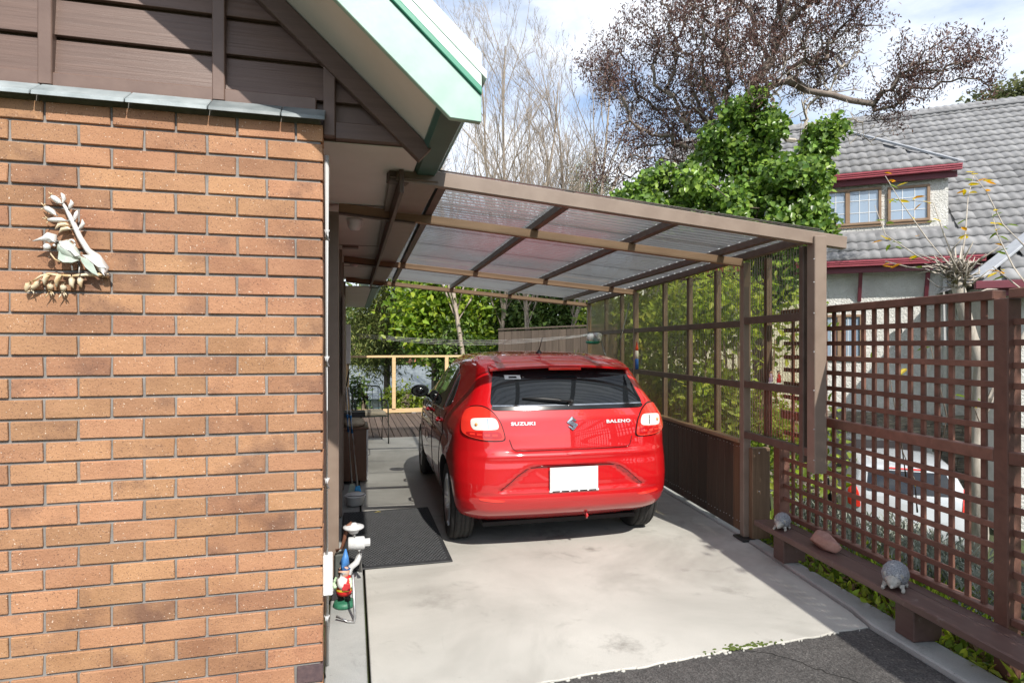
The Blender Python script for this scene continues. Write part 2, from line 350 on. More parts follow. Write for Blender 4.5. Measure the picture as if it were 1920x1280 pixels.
# gable: rake line z = 2.813 - .93*x on the wall face
RZ, RS = 2.79, .93
def rake(x): return RZ-RS*x
GY = BY+.075
H(MB().prism([(-4.6, GY+.03, 2.492), (.305, GY+.03, 2.492), (.305, GY+.03, 2.505), (-2.4, GY+.03, rake(-2.4)), (-4.6, GY+.03, 2.95)], (0, .08, 0)), 'gable_backing', M['brown_trim'])
zb = 2.665
nb = 0
while zb < 4.9:
    zt = zb+.168; xr_ = (RZ-zt)/RS+.02
    x0, x1 = -4.2, (RZ-zb)/RS+.0
    if xr_ > -3.9:
        lap = [(x0, GY-.004, zb), (min(x1,.30), GY-.004, zb), (min(xr_,.30), GY+.014, zt-.012), (x0, GY+.014, zt-.012)]
        H(MB().prism(lap, (0, .03, 0)), 'weatherboard', M['gable'], bev=.002)
    zb += .168; nb += 1
H(MB().box(-4.2, BX-.03, GY-.020, GY+.03, 2.602, 2.672), 'bottom_trim', M['brown_trim'], bev=.004)
for x in (-1.22-.66*2, -1.22-.66, -1.22, -.565, -.100):
    top = min(rake(x)-.02, 4.2); H(MB().box(x-.026, x+.026, GY-.028, GY+.02, 2.50 if x > -.2 else 2.615, top), 'batten', M['brown_trim'], bev=.004)
H(MB().box(-.074, .30, GY-.014, GY+.03, 2.495, 2.572), 'eave_end_trim', M['gable'], bev=.003)
H(MB().bar((.335, GY-.022, rake(.335)-.035), (-2.35, GY-.022, rake(-2.35)-.035), .05, .085, up=(RS,0,1)), 'rake_trim', M['gable'], bev=.003)
# sloping soffit under the verge, barge boards, roof
def rk(x, y, dz): return (x, y, rake(x)+dz)
BYF = 2.42
H(MB().add([rk(.36, BYF+.02, .03), rk(-2.4, BYF+.02, .03), rk(-2.4, GY+.1, .03), rk(.36, GY+.1, .03), rk(.36, BYF+.02, .05), rk(-2.4, BYF+.02, .05), rk(-2.4, GY+.1, .05), rk(.36, GY+.1, .05)],
   [(0,1,2,3),(7,6,5,4),(0,4,5,1),(1,5,6,2),(2,6,7,3),(3,7,4,0)]), 'verge_soffit', M['cream'])
def board(name, m, x_lo, x_hi, d0, d1, y0, y1, endv=None):
    P_ = [rk(x_hi, y0, d0), rk(x_lo, y0, d0), rk(x_lo, y0, d1), rk(x_hi, y0, d1)]
    if endv is not None: P_ = [rk(x_hi, y0, d0), rk(x_lo, y0, d0), (endv[0], y0, endv[1]), (endv[0], y0, rake(endv[0])+d1), rk(x_hi, y0, d1)]
    H(MB().prism(P_, (0, y1-y0, 0)), name, M[m], bev=.003)
board('barge_board', 'pale_green', .375, -2.4, .0, .215, BYF-.02, BYF+.012, (.50, 2.435))
board('barge_trim', 'mid_green', .50, -2.4, .217, .245, BYF-.032, BYF+.012)
board('barge_cap', 'cap_green', .50, -2.4, .247, .385, BYF-.026, BYF+.012)
H(MB().add([rk(.52, BYF-.03, .30), rk(-2.5, BYF-.03, .30), rk(-2.5, 14.6, .30), rk(.52, 14.6, .30), rk(.52, BYF-.03, .33), rk(-2.5, BYF-.03, .33), rk(-2.5, 14.6, .33), rk(.52, 14.6, .33)],
   [(0,1,2,3),(7,6,5,4),(0,4,5,1),(1,5,6,2),(2,6,7,3),(3,7,4,0)]), 'roof', M['cap_green'])
H(MB().prism([(-2.5, BYF, rake(-2.5)+.33), (-2.5, BYF, rake(-2.5)+.30), (-4.9, BYF, rake(-2.5)-2.0), (-4.9, BYF, rake(-2.5)-1.97)], (0, 12.2, 0)), 'roof', M['cap_green'])
# level soffit + eave lights + vents, fascia and gutter running back
H(MB().box(-.16, .325, GY+.031, 9.2, 2.488, 2.50), 'soffit', M['cream'], bev=.002)
H(MB().box(-.16, .325, 9.23, 14.4, 2.388, 2.40), 'soffit', M['cream'], bev=.002)
for y in (4.6, 6.0, 7.6): H(MB().box(-.158, .322, y, y+.012, 2.4835, 2.4875), 'soffit_joint', M['taupe'])
for y in (4.75, 7.0): H(MB().lathe([(.0, -.085), (.035, -.08), (.052, -.05), (.055, -.02), (.06, 0)], 14, (.02, y, 2.486)), 'eave_light', M['white'], smooth=True)
vt = H(MB().box(-.09, .06, 6.05, 6.14, 2.468, 2.487), 'soffit_vent', M['taupe'], bev=.002)
H(MB().box(.245, .27, 3.33, 9.2, 2.36, 2.487), 'fascia', M['carport_dark'], bev=.003)
gprof = [(.33,2.62),(.33,2.50),(.345,2.475),(.44,2.475),(.455,2.50),(.455,2.56),(.475,2.575),(.475,2.62),(.465,2.62),(.465,2.585),(.445,2.565),(.445,2.505),(.435,2.487),(.35,2.487),(.342,2.505),(.342,2.62)]
H(MB().prism([(x, BYF+.013, z) for x, z in gprof], (0, 6.8, 0)), 'gutter', M['dark_green'])
H(MB().prism([(x-.06, 9.24, z-.1) for x, z in gprof], (0, 5.2, 0)), 'gutter', M['dark_green'])
# steel angle closing the carport against the eave
H(MB().add([(.20,3.36,2.452),(.46,3.36,2.440),(.46,9.15,2.430),(.27,9.15,2.440)], [(0,1,2,3)]), 'flashing', M['taupe'])
# a power meter box with cable on the side wall far back
H(MB().box(-.158, -.02, 9.6, 9.95, 1.25, 1.85), 'meter_box', M['white'], bev=.006)
H(MB().tube([(-.06, 9.9, 1.25), (-.05, 9.95, 1.1), (-.1, 9.97, .8), (-.12, 9.97, .2)], .012, 8), 'cable', M['black'], smooth=True)
# ------------------------------------------------------------------ carport
def poly_mat(name, tint, tr=.72, gloss=.2, bands=False):
    m, t, b = nodes(name); o = t.nodes['Material Output']
    p = pos(t); d = ramp(t, noise(t, p, 5, 5), [(.3, tuple(x*.86 for x in tint)), (.7, tint)])
    tp = N(t, 'ShaderNodeBsdfTransparent'); t.links.new(d, tp.inputs[0])
    tl = N(t, 'ShaderNodeBsdfTranslucent'); tl.inputs[0].default_value = (.50,.52,.53,1)
    df = N(t, 'ShaderNodeBsdfDiffuse'); df.inputs[0].default_value = (.26,.27,.28,1)
    gl = N(t, 'ShaderNodeBsdfGlossy'); gl.inputs['Roughness'].default_value = .28
    m1 = N(t, 'ShaderNodeMixShader'); m1.inputs[0].default_value = .45; t.links.new(tl.outputs[0], m1.inputs[1]); t.links.new(df.outputs[0], m1.inputs[2])
    m2 = N(t, 'ShaderNodeMixShader'); m2.inputs[0].default_value = tr; t.links.new(m1.outputs[0], m2.inputs[1]); t.links.new(tp.outputs[0], m2.inputs[2])
    fr = N(t, 'ShaderNodeFresnel'); fr.inputs[0].default_value = 1.5; ad = N(t, 'ShaderNodeMath', operation='MULTIPLY_ADD'); ad.inputs[1].default_value = .38; ad.inputs[2].default_value = .01
    t.links.new(fr.outputs[0], ad.inputs[0])
    m3 = N(t, 'ShaderNodeMixShader'); t.links.new(ad.outputs[0], m3.inputs[0]); t.links.new(m2.outputs[0], m3.inputs[1]); t.links.new(gl.outputs[0], m3.inputs[2])
    t.links.new(m3.outputs[0], o.inputs[0]); return m
M['poly_roof'] = poly_mat('clear_corrugated', (.78,.79,.78), .62)
M['poly_wall'] = poly_mat('bronze_corrugated', (.93,.88,.66), .93)
M['poly_dirty'] = mat('sheet_lap_dirt', (.10,.095,.085), (.16,.15,.13), .7, 20)
cp = empty('carport', (1.6, 6, 0), label='lean-to carport with clear corrugated roof and brown steel frame', cat='carport')
def C(mb, name, m, parent=None, **k):
    o = mb.build(name, M[m] if isinstance(m, str) else m, None, **k); o.parent = parent or cp
    o.matrix_parent_inverse = Matrix.Translation(-Vector(cp.location)) if parent is None else Matrix(); return o
def Bz(x): return 2.455-.085*x
DW = Vector((.1123, .9937, 0)).normalized(); NWALL = Vector((.9937, -.1123, 0))
def Wp(s, off, z): p = Vector((3.04, 4.27, 0))+DW*s+NWALL*off; return (p.x, p.y, z)
S_H, S_2, S_3 = -.87, 2.56, 4.68
# posts
def post(s, w, d, z0, z1, m='taupe', off=0.0, name='post', bev=.004):
    c = Wp(s, off, 0); return C(MB().bar((c[0], c[1], z0), (c[0], c[1], z1), w, d, up=tuple(DW)), name, m, bev=bev)
post(0, .062, .062, .02, Bz(3.04)-.0)
post(S_2, .055, .055, .02, Bz(3.33)+.0)
post(S_3, .06, .06, .02, Bz(3.56)+.02)
post(S_H-.03, .085, .085, .712, Bz(2.94)+.045, off=.0)
post(S_H+.085, .05, .05, .76, Bz(2.94)+.0, 'carport_dark', off=-.012)
C(MB().bar(Wp(-.10, -.02, .012), Wp(.06, -.02, .012), .11, .016), 'base_plate', 'black', bev=.003)
# rough timber stump that carries the first post
stp = post(-.062, .150, .055, .02, .735, 'raw_post', off=.085, name='timber_stub'); 
# front fascia, beams, purlins
fa0, fa1 = (.235, 3.40, Bz(.235)+.045), (3.16, 3.38, Bz(3.16)+.032)
C(MB().bar(fa0, fa1, .05, .082), 'front_beam', 'taupe', bev=.004)
C(MB().bar((.19, 3.41, Bz(.2)+.05), (.30, 3.43, Bz(.2)+.045), .07, .11), 'beam_bracket', 'carport_dark', bev=.004)
for i, s in enumerate((0, S_2, S_3)):
    y = 4.27+.9937*s; xr = wallx(y)
    C(MB().bar((-.085, y, Bz(-.085)), (xr-.033 if i == 0 else xr, y, Bz(xr)), .045, .060), 'beam', 'beam', bev=.003)
    C(MB().bar((-.085, y, Bz(-.085)-.036), (.42, y, Bz(.42)-.036), .05, .012), 'beam_strap', 'carport_dark')
pur = [((.50, .58)), (1.26, 1.42), (2.01, 2.30), (2.75, 3.18)]
for a, b in pur:
    C(MB().bar((a, 3.43, Bz(a)+.055), (b, 8.98, Bz(b)+.055), .050, .048), 'purlin', 'carport_dark', bev=.003)
C(MB().bar(Wp(S_H+.05, -.0, Bz(2.95)+.05), Wp(S_3, 0, Bz(3.56)+.05), .05, .055), 'wall_plate', 'carport_dark', bev=.003)
# roof sheets: corrugations run down the fall, towards the boundary
pitch = .076
def roof_sheet(y0, n):
    k = 8; rows = []
    ys = [y0+pitch*i/k for i in range(n*k+1)]
    V = []; 
    for y in ys:
        zz = .0115*math.cos(2*math.pi*y/pitch)
        for x in (.30, 1.2, 2.2, wallx(y)+.10): V.append((x, y, Bz(x)+.094+zz))
    Fq = [(i*4+j, i*4+j+1, (i+1)*4+j+1, (i+1)*4+j) for i in range(n*k) for j in range(3)]
    me = fastmesh('roof_sheet', V, Fq, M['poly_roof'], True)
    o = link('roof_sheet', me, cp); o.matrix_parent_inverse = Matrix.Translation(-Vector(cp.location))
    xe = wallx(y0)
    C(MB().bar((.32, y0+.012, Bz(.32)+.108), (xe+.06, y0+.012, Bz(xe)+.108), .024, .003), 'lap_strip', 'poly_dirty')
y = 3.42
while y < 8.95:
    n = 10 if y+10*pitch < 9.05 else max(1, int((9.05-y)/pitch)); roof_sheet(y, n); y += n*pitch
# roofing screws with pale washers
sc = MB()
for a, b in pur+[(2.97, 3.53)]:
    for i in range(36):
        t = (i+.5)/36; y = 3.46+5.45*t; x = a+(b-a)*t
        sc.lathe([(.013, 0), (.012, .006), (.005, .008), (.004, .014)], 7, (x, y, Bz(x)+.080))
C(sc, 'roof_screws', 'white', kind='stuff')
# wall: rails, studs, sheets
def rail(s0, s1, z, h=.05, m='taupe', off=-.012, d=.04): C(MB().bar(Wp(s0, off, z), Wp(s1, off, z), d, h), 'rail', m, bev=.003)
for (a, b) in ((.032, S_2-.029), (S_2+.029, S_3-.031)):
    for z in (1.713, 1.225): rail(a, b, z, .052, 'carport_dark')
    rail(a, b, .772, .028, 'beam', d=.06)
for z in (1.735, 1.235): rail(S_H+.11, -.033, z, .055, 'carport_dark')
rail(S_H-.03, -.033, .835, .055, 'carport_dark')
for s in (.55, 1.12, 1.75, 3.2, 3.9):
    c = Wp(s, .040, 0); C(MB().bar((c[0], c[1], .05), (c[0], c[1], 2.2), .045, .045, up=tuple(DW)), 'stud', 'carport_dark', bev=.002)
c = Wp(-.25, .045, 0); C(MB().bar((c[0], c[1], .85), (c[0], c[1], 2.2), .045, .045, up=tuple(DW)), 'stud', 'carport_dark', bev=.002)
def wall_sheet(s0, s1, z0, z1, p=.034):
    n = int((s1-s0)/p*6); V = []
    for i in range(n+1):
        s = s0+(s1-s0)*i/n; ph = (s/p) % 1; off = .022+(.0042 if ph < .36 else (.0042*(1-(ph-.36)/.14) if ph < .5 else (-.0042 if ph < .86 else -.0042+.0084*(ph-.86)/.14)))
        for z in (z0, z1): V.append(Wp(s, off, z))
    Fq = [(2*i, 2*i+2, 2*i+3, 2*i+1) for i in range(n)]
    o = link('wall_sheet', fastmesh('wall_sheet', V, Fq, M['poly_wall']), cp); o.matrix_parent_inverse = Matrix.Translation(-Vector(cp.location))
for a, b in ((.0, .86), (.865, 1.72), (1.725, 2.56), (2.565, 3.4), (3.405, 4.68)): wall_sheet(a, b, .76, 2.235)
wall_sheet(S_H, -.0, .81, 2.24)
# plank skirt
s = .035; k = 0
while s < S_3-.05:
    w = random.choice((.10, .14, .145, .15, .19)); w = min(w, S_3-.03-s)
    p0, p1 = Wp(s+.0015, .0, 0), Wp(s+w-.0015, .0, 0)
    C(MB().bar((p0[0], p0[1], .40), (p1[0], p1[1], .40), .022, .71), 'plank', 'stain_warm' if k == 0 else 'stain', bev=.002)
    k += 1; s += w
sc = MB()
for i in range(84):
    s = .06+i*.055
    for z in (.12, .725): p = Wp(s+random.uniform(-.008,.008), -.0125, z+random.uniform(-.006,.006)); sc.ball(p, .0042, 6, 4)
for z in (.15, .40, .70):
    p = Wp(-.115, .052, z); sc.ball(p, .006, 6, 4); p = Wp(-.005, .052, z); sc.ball(p, .006, 6, 4)
for z in (.8, 1.0, 1.25, 1.5, 1.75, 1.95, 2.1): p = Wp(S_H-.065, -.044, z); sc.ball(p, .005, 6, 4)
C(sc, 'screw_heads', 'steel', kind='stuff', smooth=True)
# ------------------------------------------------------------------ clothesline across the back of the carport
cl = empty('clothesline', (1.8, 8.6, 1.6), label='folding clothesline with thin cords strung across the back of the carport', cat='clothesline')
def K(mb, name, m, root, **k):
    o = mb.build(name, M[m] if isinstance(m, str) else m, None, **k); o.parent = root; o.matrix_parent_inverse = Matrix.Translation(-Vector(root.location)); return o
for i, (dy, z) in enumerate(((8.25, 1.70), (8.4, 1.69), (8.55, 1.68), (8.7, 1.67))):
    pts = [(-.09+3.5*t, dy, z-.10*math.sin(math.pi*t)*(1+.1*i)) for t in np.linspace(0, 1, 17)]; K(MB().tube(pts, .002, 5), 'cord', 'white', cl)
wx = wallx(8.4)
K(MB().bar((3.40, 8.15, 1.70), (3.42, 8.78, 1.68), .03, .035), 'end_bar', 'steel', cl, bev=.003)
K(MB().tube([(3.43, 8.2, 1.69), (wallx(7.5)-.06, 7.6, 1.18)], .009, 7), 'strut', 'steel', cl, smooth=True)
K(MB().tube([(3.43, 8.6, 1.69), (wallx(8.6)-.05, 8.62, 2.12)], .006, 7), 'strut', 'steel', cl, smooth=True)
K(MB().tube([(wallx(6.9)-.05, 6.9, 2.05), (wallx(7.55)-.06, 7.55, 1.2)], .007, 7), 'strut', 'steel', cl, smooth=True)
pb = MB(); pc = Vector((3.30, 8.12, 1.60))
for k in range(5):
    pb.ball(pc+Vector((random.uniform(-.08,.08), random.uniform(-.05,.05), .035+random.uniform(-.02,.03))), (random.uniform(.05,.09), .05, .05), 9, 6, Matrix.Rotation(random.uniform(-.6,.6), 3, 'Y'))
mclr, t_, b_ = nodes('clear_bag'); b_.inputs['Base Color'].default_value = (.75,.78,.80,1); b_.inputs['Roughness'].default_value = .12; b_.inputs['Alpha'].default_value = .55
pk = empty('peg_basket', pc, label='green peg basket with a clear plastic bag hung on the clothesline', cat='basket')
pb2 = MB(); pb2.v = [tuple(Vector(v)-pc) for v in pb.v]; pb2.f = pb.f; pb2.build('bag', mclr, pk, smooth=True)
MB().lathe([(.06, -.05), (.085, -.045), (.105, -.01), (.10, -.008), (.08, -.04), (.0, -.042)], 14, cap=False).build('tray', mat('peg_green', (.02,.20,.13), (.03,.26,.17), .4), pk, smooth=True)
MB().box(.02, .035, -.01, .01, .03, .11).build('peg', mat('peg_red', (.6,.03,.03), (.66,.05,.04), .4), pk, bev=.002)
# ------------------------------------------------------------------ trellis fence
TO = .175
tr = empty('trellis_fence', Wp(-2.0, TO, 0), label='red-brown square lattice trellis fence standing behind the low bench', cat='fence')
def T_(mb, name, m='trellis', **k): return K(mb, name, m, tr, **k)
def tpost(s, z0, z1, w=.075):
    c = Wp(s, TO, 0); T_(MB().bar((c[0], c[1], z0), (c[0], c[1], z1), w, w, up=tuple(DW)), 'post', bev=.004)
SP, SE = -2.06, -.22
tpost(SP, -.3, 1.765); tpost(SE, -.3, .80, .085); tpost(SP-1.85, -.3, 1.765)
def panel(a, b):
    T_(MB().bar(Wp(a, TO, 1.785), Wp(b, TO, 1.785), .075, .045), 'top_rail', bev=.004)
    T_(MB().bar(Wp(a, TO-.01, 1.022), Wp(b, TO-.01, 1.022), .055, .06), 'middle_rail', bev=.004)
    T_(MB().bar(Wp(a, TO, .262), Wp(b, TO, .262), .05, .035), 'bottom_rail', bev=.004)
    n = round((b-a)/.093)
    for i in range(1, n):
        s = a+(b-a)*i/n+random.gauss(0,.0022)
        for z0, z1 in ((.28, .992), (1.052, 1.763)): T_(MB().bar(Wp(s, TO+.010, z0), Wp(s, TO+.010, z1), .014, .030, up=tuple(DW)), 'upright_slat', bev=.0015)
    for z in [.28+.7*(i/7.) for i in range(1, 7)]+[1.055+.70*(i/7.) for i in range(1, 7)]:
        T_(MB().bar(Wp(a, TO-.004, z+random.gauss(0,.002)), Wp(b, TO-.004, z+random.gauss(0,.002)), .014, .030+random.gauss(0,.0008)), 'cross_slat', bev=.0015)
panel(SP+.038, SE-.043); panel(SP-1.81, SP-.038)
# ------------------------------------------------------------------ bench
bn = empty('bench', Wp(-1.9, 0, 0), label='long low brown plank bench on block legs below the trellis', cat='bench')
for o0, o1, dz in ((-.105, .045, 0), (.051, .132, -.004)): K(MB().bar(Wp(-.31, (o0+o1)/2, .222+dz), Wp(-4.2, (o0+o1)/2, .222+dz), o1-o0, .040), 'seat_plank', 'bench', bn, bev=.005)
for s in (-.55, -1.70, -3.2): K(MB().bar(Wp(s, -.055, .11), Wp(s, .11, .11), .13, .182), 'leg', 'bench', bn, bev=.005)
# ------------------------------------------------------------------ hedgehogs, rock
m, t, b = nodes('hedgehog_spines'); p = pos(t); v = N(t, 'ShaderNodeTexVoronoi'); v.inputs['Scale'].default_value = 210; t.links.new(p, v.inputs[0])
t.links.new(ramp(t, v.outputs['Distance'], [(.1, (.40,.41,.42)), (.7, (.16,.17,.19))]), b.inputs['Base Color']); b.inputs['Roughness'].default_value = .8; bump(t, b, v.outputs['Distance'], -1, .008); M['spines'] = m
M['hog_skin'] = mat('hedgehog_skin', (.30,.29,.26), (.48,.46,.41), .8, 40, bmp=.4)
def hedgehog(s, sc, lab):
    r = empty('hedgehog_ornament', Wp(s, -.02, .243), math.radians(215), label=lab, cat='ornament', group='stone hedgehogs on the bench'); r.scale = (sc,)*3
    V = MB(); n, m_ = 28, 18
    V.ball((0, 0, .062), (.082, .058, .060), n, m_)
    q = []
    for i, p in enumerate(V.v):
        k = (i*7919 % 13)/13; d = Vector(p)-Vector((0,0,.062)); q.append(tuple(Vector(p)+d.normalized()*(.0035*(k-.5) if p[2] > .03 else 0)))
    V.v = q; V.build('body', M['spines'], r)
    hd = MB(); hd.tube([(.045,0,.052), (.075,0,.046), (.098,0,.036), (.112,0,.030)], [.042,.032,.018,.007], 12); hd.ball((.113,0,.031), .008, 8, 6); hd.build('head', M['hog_skin'], r, smooth=True)
    for sy in (-1, 1):
        MB().ball((.088, sy*.020, .048), .0045, 7, 5).build('eye', M['black'], r, smooth=True); MB().ball((.062, sy*.033, .072), (.006,.010,.012), 8, 6).build('ear', M['hog_skin'], r, smooth=True)
        for x in (.055, -.04): MB().tube([(x, sy*.032, .03), (x+.008, sy*.040, .010), (x+.024, sy*.042, .006)], [.014,.010,.008], 8).build('leg', M['hog_skin'], r, smooth=True)
hedgehog(-.545, .92, 'smaller stone hedgehog at the end of the bench by the timber stub')
hedgehog(-1.60, 1.12, 'larger stone hedgehog in the middle of the bench facing the driveway')
def rock(name, loc, size, rz, m, seed, **k):
    r = random.Random(seed); B = bmesh.new(); bmesh.ops.create_icosphere(B, subdivisions=4, radius=1)
    pl = [(Vector((r.gauss(0,1), r.gauss(0,1), r.gauss(0,1))).normalized(), r.uniform(.62,.92)) for _ in range(16)]
    for v in B.verts:
        for n, d in pl:
            e = v.co.dot(n)-d
            if e > 0: v.co -= n*e*.85
        v.co += v.co.normalized()*r.uniform(-.012,.012); v.co = Vector((v.co.x*size[0], v.co.y*size[1], v.co.z*size[2]))
    me = bpy.data.meshes.new(name); B.to_mesh(me); B.free(); me.materials.append(m); me.shade_smooth(); return link(name, me, None, loc, (0,0,rz), **k)
rock('stone', Wp(-.98, .0, .290), (.165, .062, .056), math.radians(78), mat('red_stone', (.26,.14,.11), (.40,.24,.20), .85, 12, bmp=.7, bs=45, bd=.006), 3, label='long pinkish rough stone lying on the bench', cat='stone')
# figurines and bottle on the rails
def figurine(s, dress, lab):
    r = empty('figurine', Wp(s, -.02, 1.2635), label=lab, cat='figurine')
    MB().lathe([(.020,0),(.020,.008),(.012,.010)], 12).build('base', M['white'], r, smooth=True)
    MB().lathe([(.014,.010),(.016,.03),(.010,.05),(.012,.062),(.005,.072)], 12).build('dress', mat('dress', dress, tuple(x*.8 for x in dress), .5), r, smooth=True)
    MB().ball((0,0,.082), .011, 9, 7).build('head', mat('skin_paint', (.45,.25,.17), (.5,.3,.2), .5), r, smooth=True); MB().ball((0,.003,.087), (.0118,.011,.0105), 9, 7).build('hair', M['black'], r, smooth=True)
    for sx in (-1, 1): MB().tube([(sx*.009,0,.066), (sx*.016,-.004,.052), (sx*.010,-.010,.044)], .0035, 6).build('arm', mat('skin_paint', (.45,.25,.17), (.5,.3,.2), .5), r, smooth=True)
figurine(-.40, (.55,.40,.52), 'tiny figurine in a pale lilac dress on the carport rail'); figurine(-.50, (.62,.03,.03), 'tiny figurine in a red dress on the carport rail')
sb = empty('sealant_bottle', Wp(S_2-.12, -.03, 1.251), label='blue and white bottle with a red nozzle on the carport rail', cat='bottle')
MB().lathe([(.022,0),(.022,.12),(.020,.125)], 12).build('label_band', mat('blue_label', (.02,.10,.42), (.03,.14,.5), .4), sb, smooth=True)
MB().lathe([(.021,.125),(.021,.21),(.012,.225)], 12).build('tube', M['white'], sb, smooth=True); MB().lathe([(.018,.225),(.018,.25),(.008,.30),(.004,.33)], 12).build('nozzle', mat('red_cap', (.65,.06,.02), (.7,.08,.03), .4), sb, smooth=True)
# ------------------------------------------------------------------ red hatchback (local frame: x forward from the rear axle, y left, z up)
def car_paint(name, col):
    m, t, b = nodes(name); b.inputs['Base Color'].default_value = col+(1,); b.inputs['Roughness'].default_value = .42; b.inputs['Metallic'].default_value = .0; b.inputs['Specular IOR Level'].default_value = .3
    b.inputs['Coat Weight'].default_value = 1; b.inputs['Coat Roughness'].default_value = .015; b.inputs['Coat IOR'].default_value = 1.7
    p = pos(t); c = mix(t, ramp(t, noise(t, p, 900, 1), [(.45, 0), (.7, .35)]), col, tuple(min(1, x*1.5) for x in col)); t.links.new(c, b.inputs['Base Color'])
    return m
M['red'] = car_paint('red_car_paint', (.46,.003,.006))
def glossmat(name, col, rough=.05, coat=0, spec=.5, metal=0, em=None):
    m, t, b = nodes(name); b.inputs['Base Color'].default_value = tuple(col)+(1,); b.inputs['Roughness'].default_value = rough; b.inputs['Metallic'].default_value = metal; b.inputs['Coat Weight'].default_value = coat; b.inputs['Specular IOR Level'].default_value = spec
    return m
M['glass'] = glossmat('dark_car_glass', (.010,.012,.014), .02, 0, .8)
M['gloss_black'] = glossmat('gloss_black', (.008,.008,.009), .12)
M['chrome'] = glossmat('chrome', (.75,.76,.78), .08, metal=1)
M['lamp_red'] = glossmat('tail_lamp_red', (.78,.035,.022), .06, 1); M['lamp_deep'] = glossmat('tail_lamp_deep', (.42,.006,.008), .06, 1); M['lamp_clear'] = glossmat('tail_lamp_clear', (.72,.68,.64), .06, 1); M['amber'] = glossmat('amber_bulb', (.75,.25,.05), .2)
M['badge'] = glossmat('badge_metal', (.80,.81,.83), .35, metal=.4); M['tyre'] = mat('tyre', (.018,.018,.018), (.03,.029,.028), .8, 40, bmp=.3); M['alloy'] = glossmat('alloy', (.55,.56,.58), .28, metal=1); M['under'] = mat('underbody', (.010,.010,.010), (.016,.016,.016), .9)
M['plate'] = mat('number_plate', (.60,.60,.60), (.64,.64,.64), .4)
ZT = [.19,.24,.28,.31,.35,.41,.46,.55,.66,.77,.90,1.00,1.09,1.16,1.24,1.32,1.38,1.42,1.45,1.468,1.48,1.484]
XR = [-.30,-.44,-.53,-.585,-.625,-.655,-.668,-.675,-.668,-.645,-.628,-.612,-.585,-.535,-.470,-.400,-.330,-.235,-.06,.16,.50,.80]
XF = [3.05,3.20,3.26,3.28,3.30,3.315,3.32,3.315,3.27,3.10,2.62,2.22,2.02,1.87,1.70,1.53,1.40,1.30,1.20,1.10,.98,.90]
WD = [.74,.79,.825,.84,.852,.862,.867,.872,.8725,.871,.864,.845,.805,.770,.735,.698,.668,.636,.585,.50,.33,.12]
RR = [.20,.22,.24,.25,.26,.27,.28,.29,.30,.30,.27,.22,.18,.16,.15,.15,.15,.17,.22,.25,.2,.08]
BU = [.06,.06,.06,.06,.06,.06,.06,.06,.06,.06,.06,.06,.07,.08,.08,.08,.09,.10,.14,.2,.2,.05]
def tab(T, z): return float(np.interp(z, ZT, T))
def sm(a, b, x): q = max(0., min(1., (x-a)/(b-a))); return q*q*(3-2*q)
def contour(z, NR=14, NA=9, NS=54, NF=10):
    xr, xf, w, r, bu = (tab(T, z) for T in (XR, XF, WD, RR, BU)); r = min(r, .8*w); rf = min(.55*w, .45); P_ = []
    for i in range(NR): y = (w-r)*i/NR; P_.append((xr+bu*(y/w)**2, y))
    xa = xr+bu*((w-r)/w)**2; sl = 2*bu*(w-r)/w**2
    for i in range(NA+1):
        t = math.pi/2*i/NA; P_.append((xa+r*(1-math.cos(t))+sl*r*math.sin(t)*(1-i/NA)*.8, w-r+r*math.sin(t)))
    xs0, xs1 = xa+r, xf-.06-rf
    if xs1 < xs0+.05: xs1 = xs0+.05
    for i in range(1, NS): P_.append((xs0+(xs1-xs0)*i/NS, w))
    for i in range(NA+1):
        t = math.pi/2*(1-i/NA); P_.append((xs1+rf*math.cos(t), w-rf+rf*math.sin(t)))
    ye = w-rf; xe = P_[-1][0]
    for i in range(1, NF+1): y = ye*(1-i/NF); P_.append((xe+.06*(1-(y/max(ye,1e-4))**2), y))
    out = []
    for x, y in P_:
        T = 1-.085*sm(.55, -.75, x)*sm(.85, 1.25, z)-.035*sm(.3, -.7, x)-.13*sm(2.0, 3.3, x)-.05*sm(1.2, 2.0, x)*sm(.95, 1.2, z)
        fl = .012*math.exp(-((x-0)/.30)**2-((z-.58)/.22)**2)+.012*math.exp(-((x-2.52)/.32)**2-((z-.58)/.22)**2)
        cr = -.010*math.exp(-((z-.80)/.05)**2)*sm(-.2, .1, x)*sm(2.7, 2.2, x)
        out.append((x, y*T+(fl+cr if y > .5 else 0)))
    return out
def rear_x(y, z):
    P_ = contour(z, 14, 14)[:26]; return float(np.interp(abs(y), [p[1] for p in P_], [p[0] for p in P_]))
def side_y(x, z):
    P_ = contour(z)[10:]; a = [p for p in P_ if p[1] > .05]; return float(np.interp(x, [p[0] for p in a], [p[1] for p in a]))
def rear_crease(y, z):
    """sculpting on the tail: number-plate recess, shoulder crease and bumper step"""
    d = 0
    hw = .575-(z-.485)*1.35
    if .47 < z < .70: d += .030*sm(hw+.012, hw-.030, abs(y))*sm(.475, .505, z)*sm(.685, .650, z)
    d += -.014*math.exp(-((z-.745)/.028)**2)*sm(.80, .55, abs(y)); d += .010*math.exp(-((z-.465)/.014)**2)*sm(.78, .6, abs(y))
    d += .012*math.exp(-((z-.775)/.007)**2)*sm(.46, .445, abs(y))
    return d
CARO = Vector((1.588, 4.885, 0)); CARH = math.atan2(.061, 2.465)
car = empty('car', CARO, math.pi/2-CARH, label='glossy red five-door hatchback parked under the carport', cat='car')
zl = sorted(set([round(x, 4) for x in np.concatenate([np.arange(.19, .47, .014), np.arange(.47, .70, .010), np.arange(.70, .80, .0075), np.arange(.80, 1.10, .02), np.arange(1.10, 1.42, .02), np.arange(1.42, 1.484, .006), [1.484]])]))
half = [contour(z) for z in zl]; n = len(half[0])
V = []
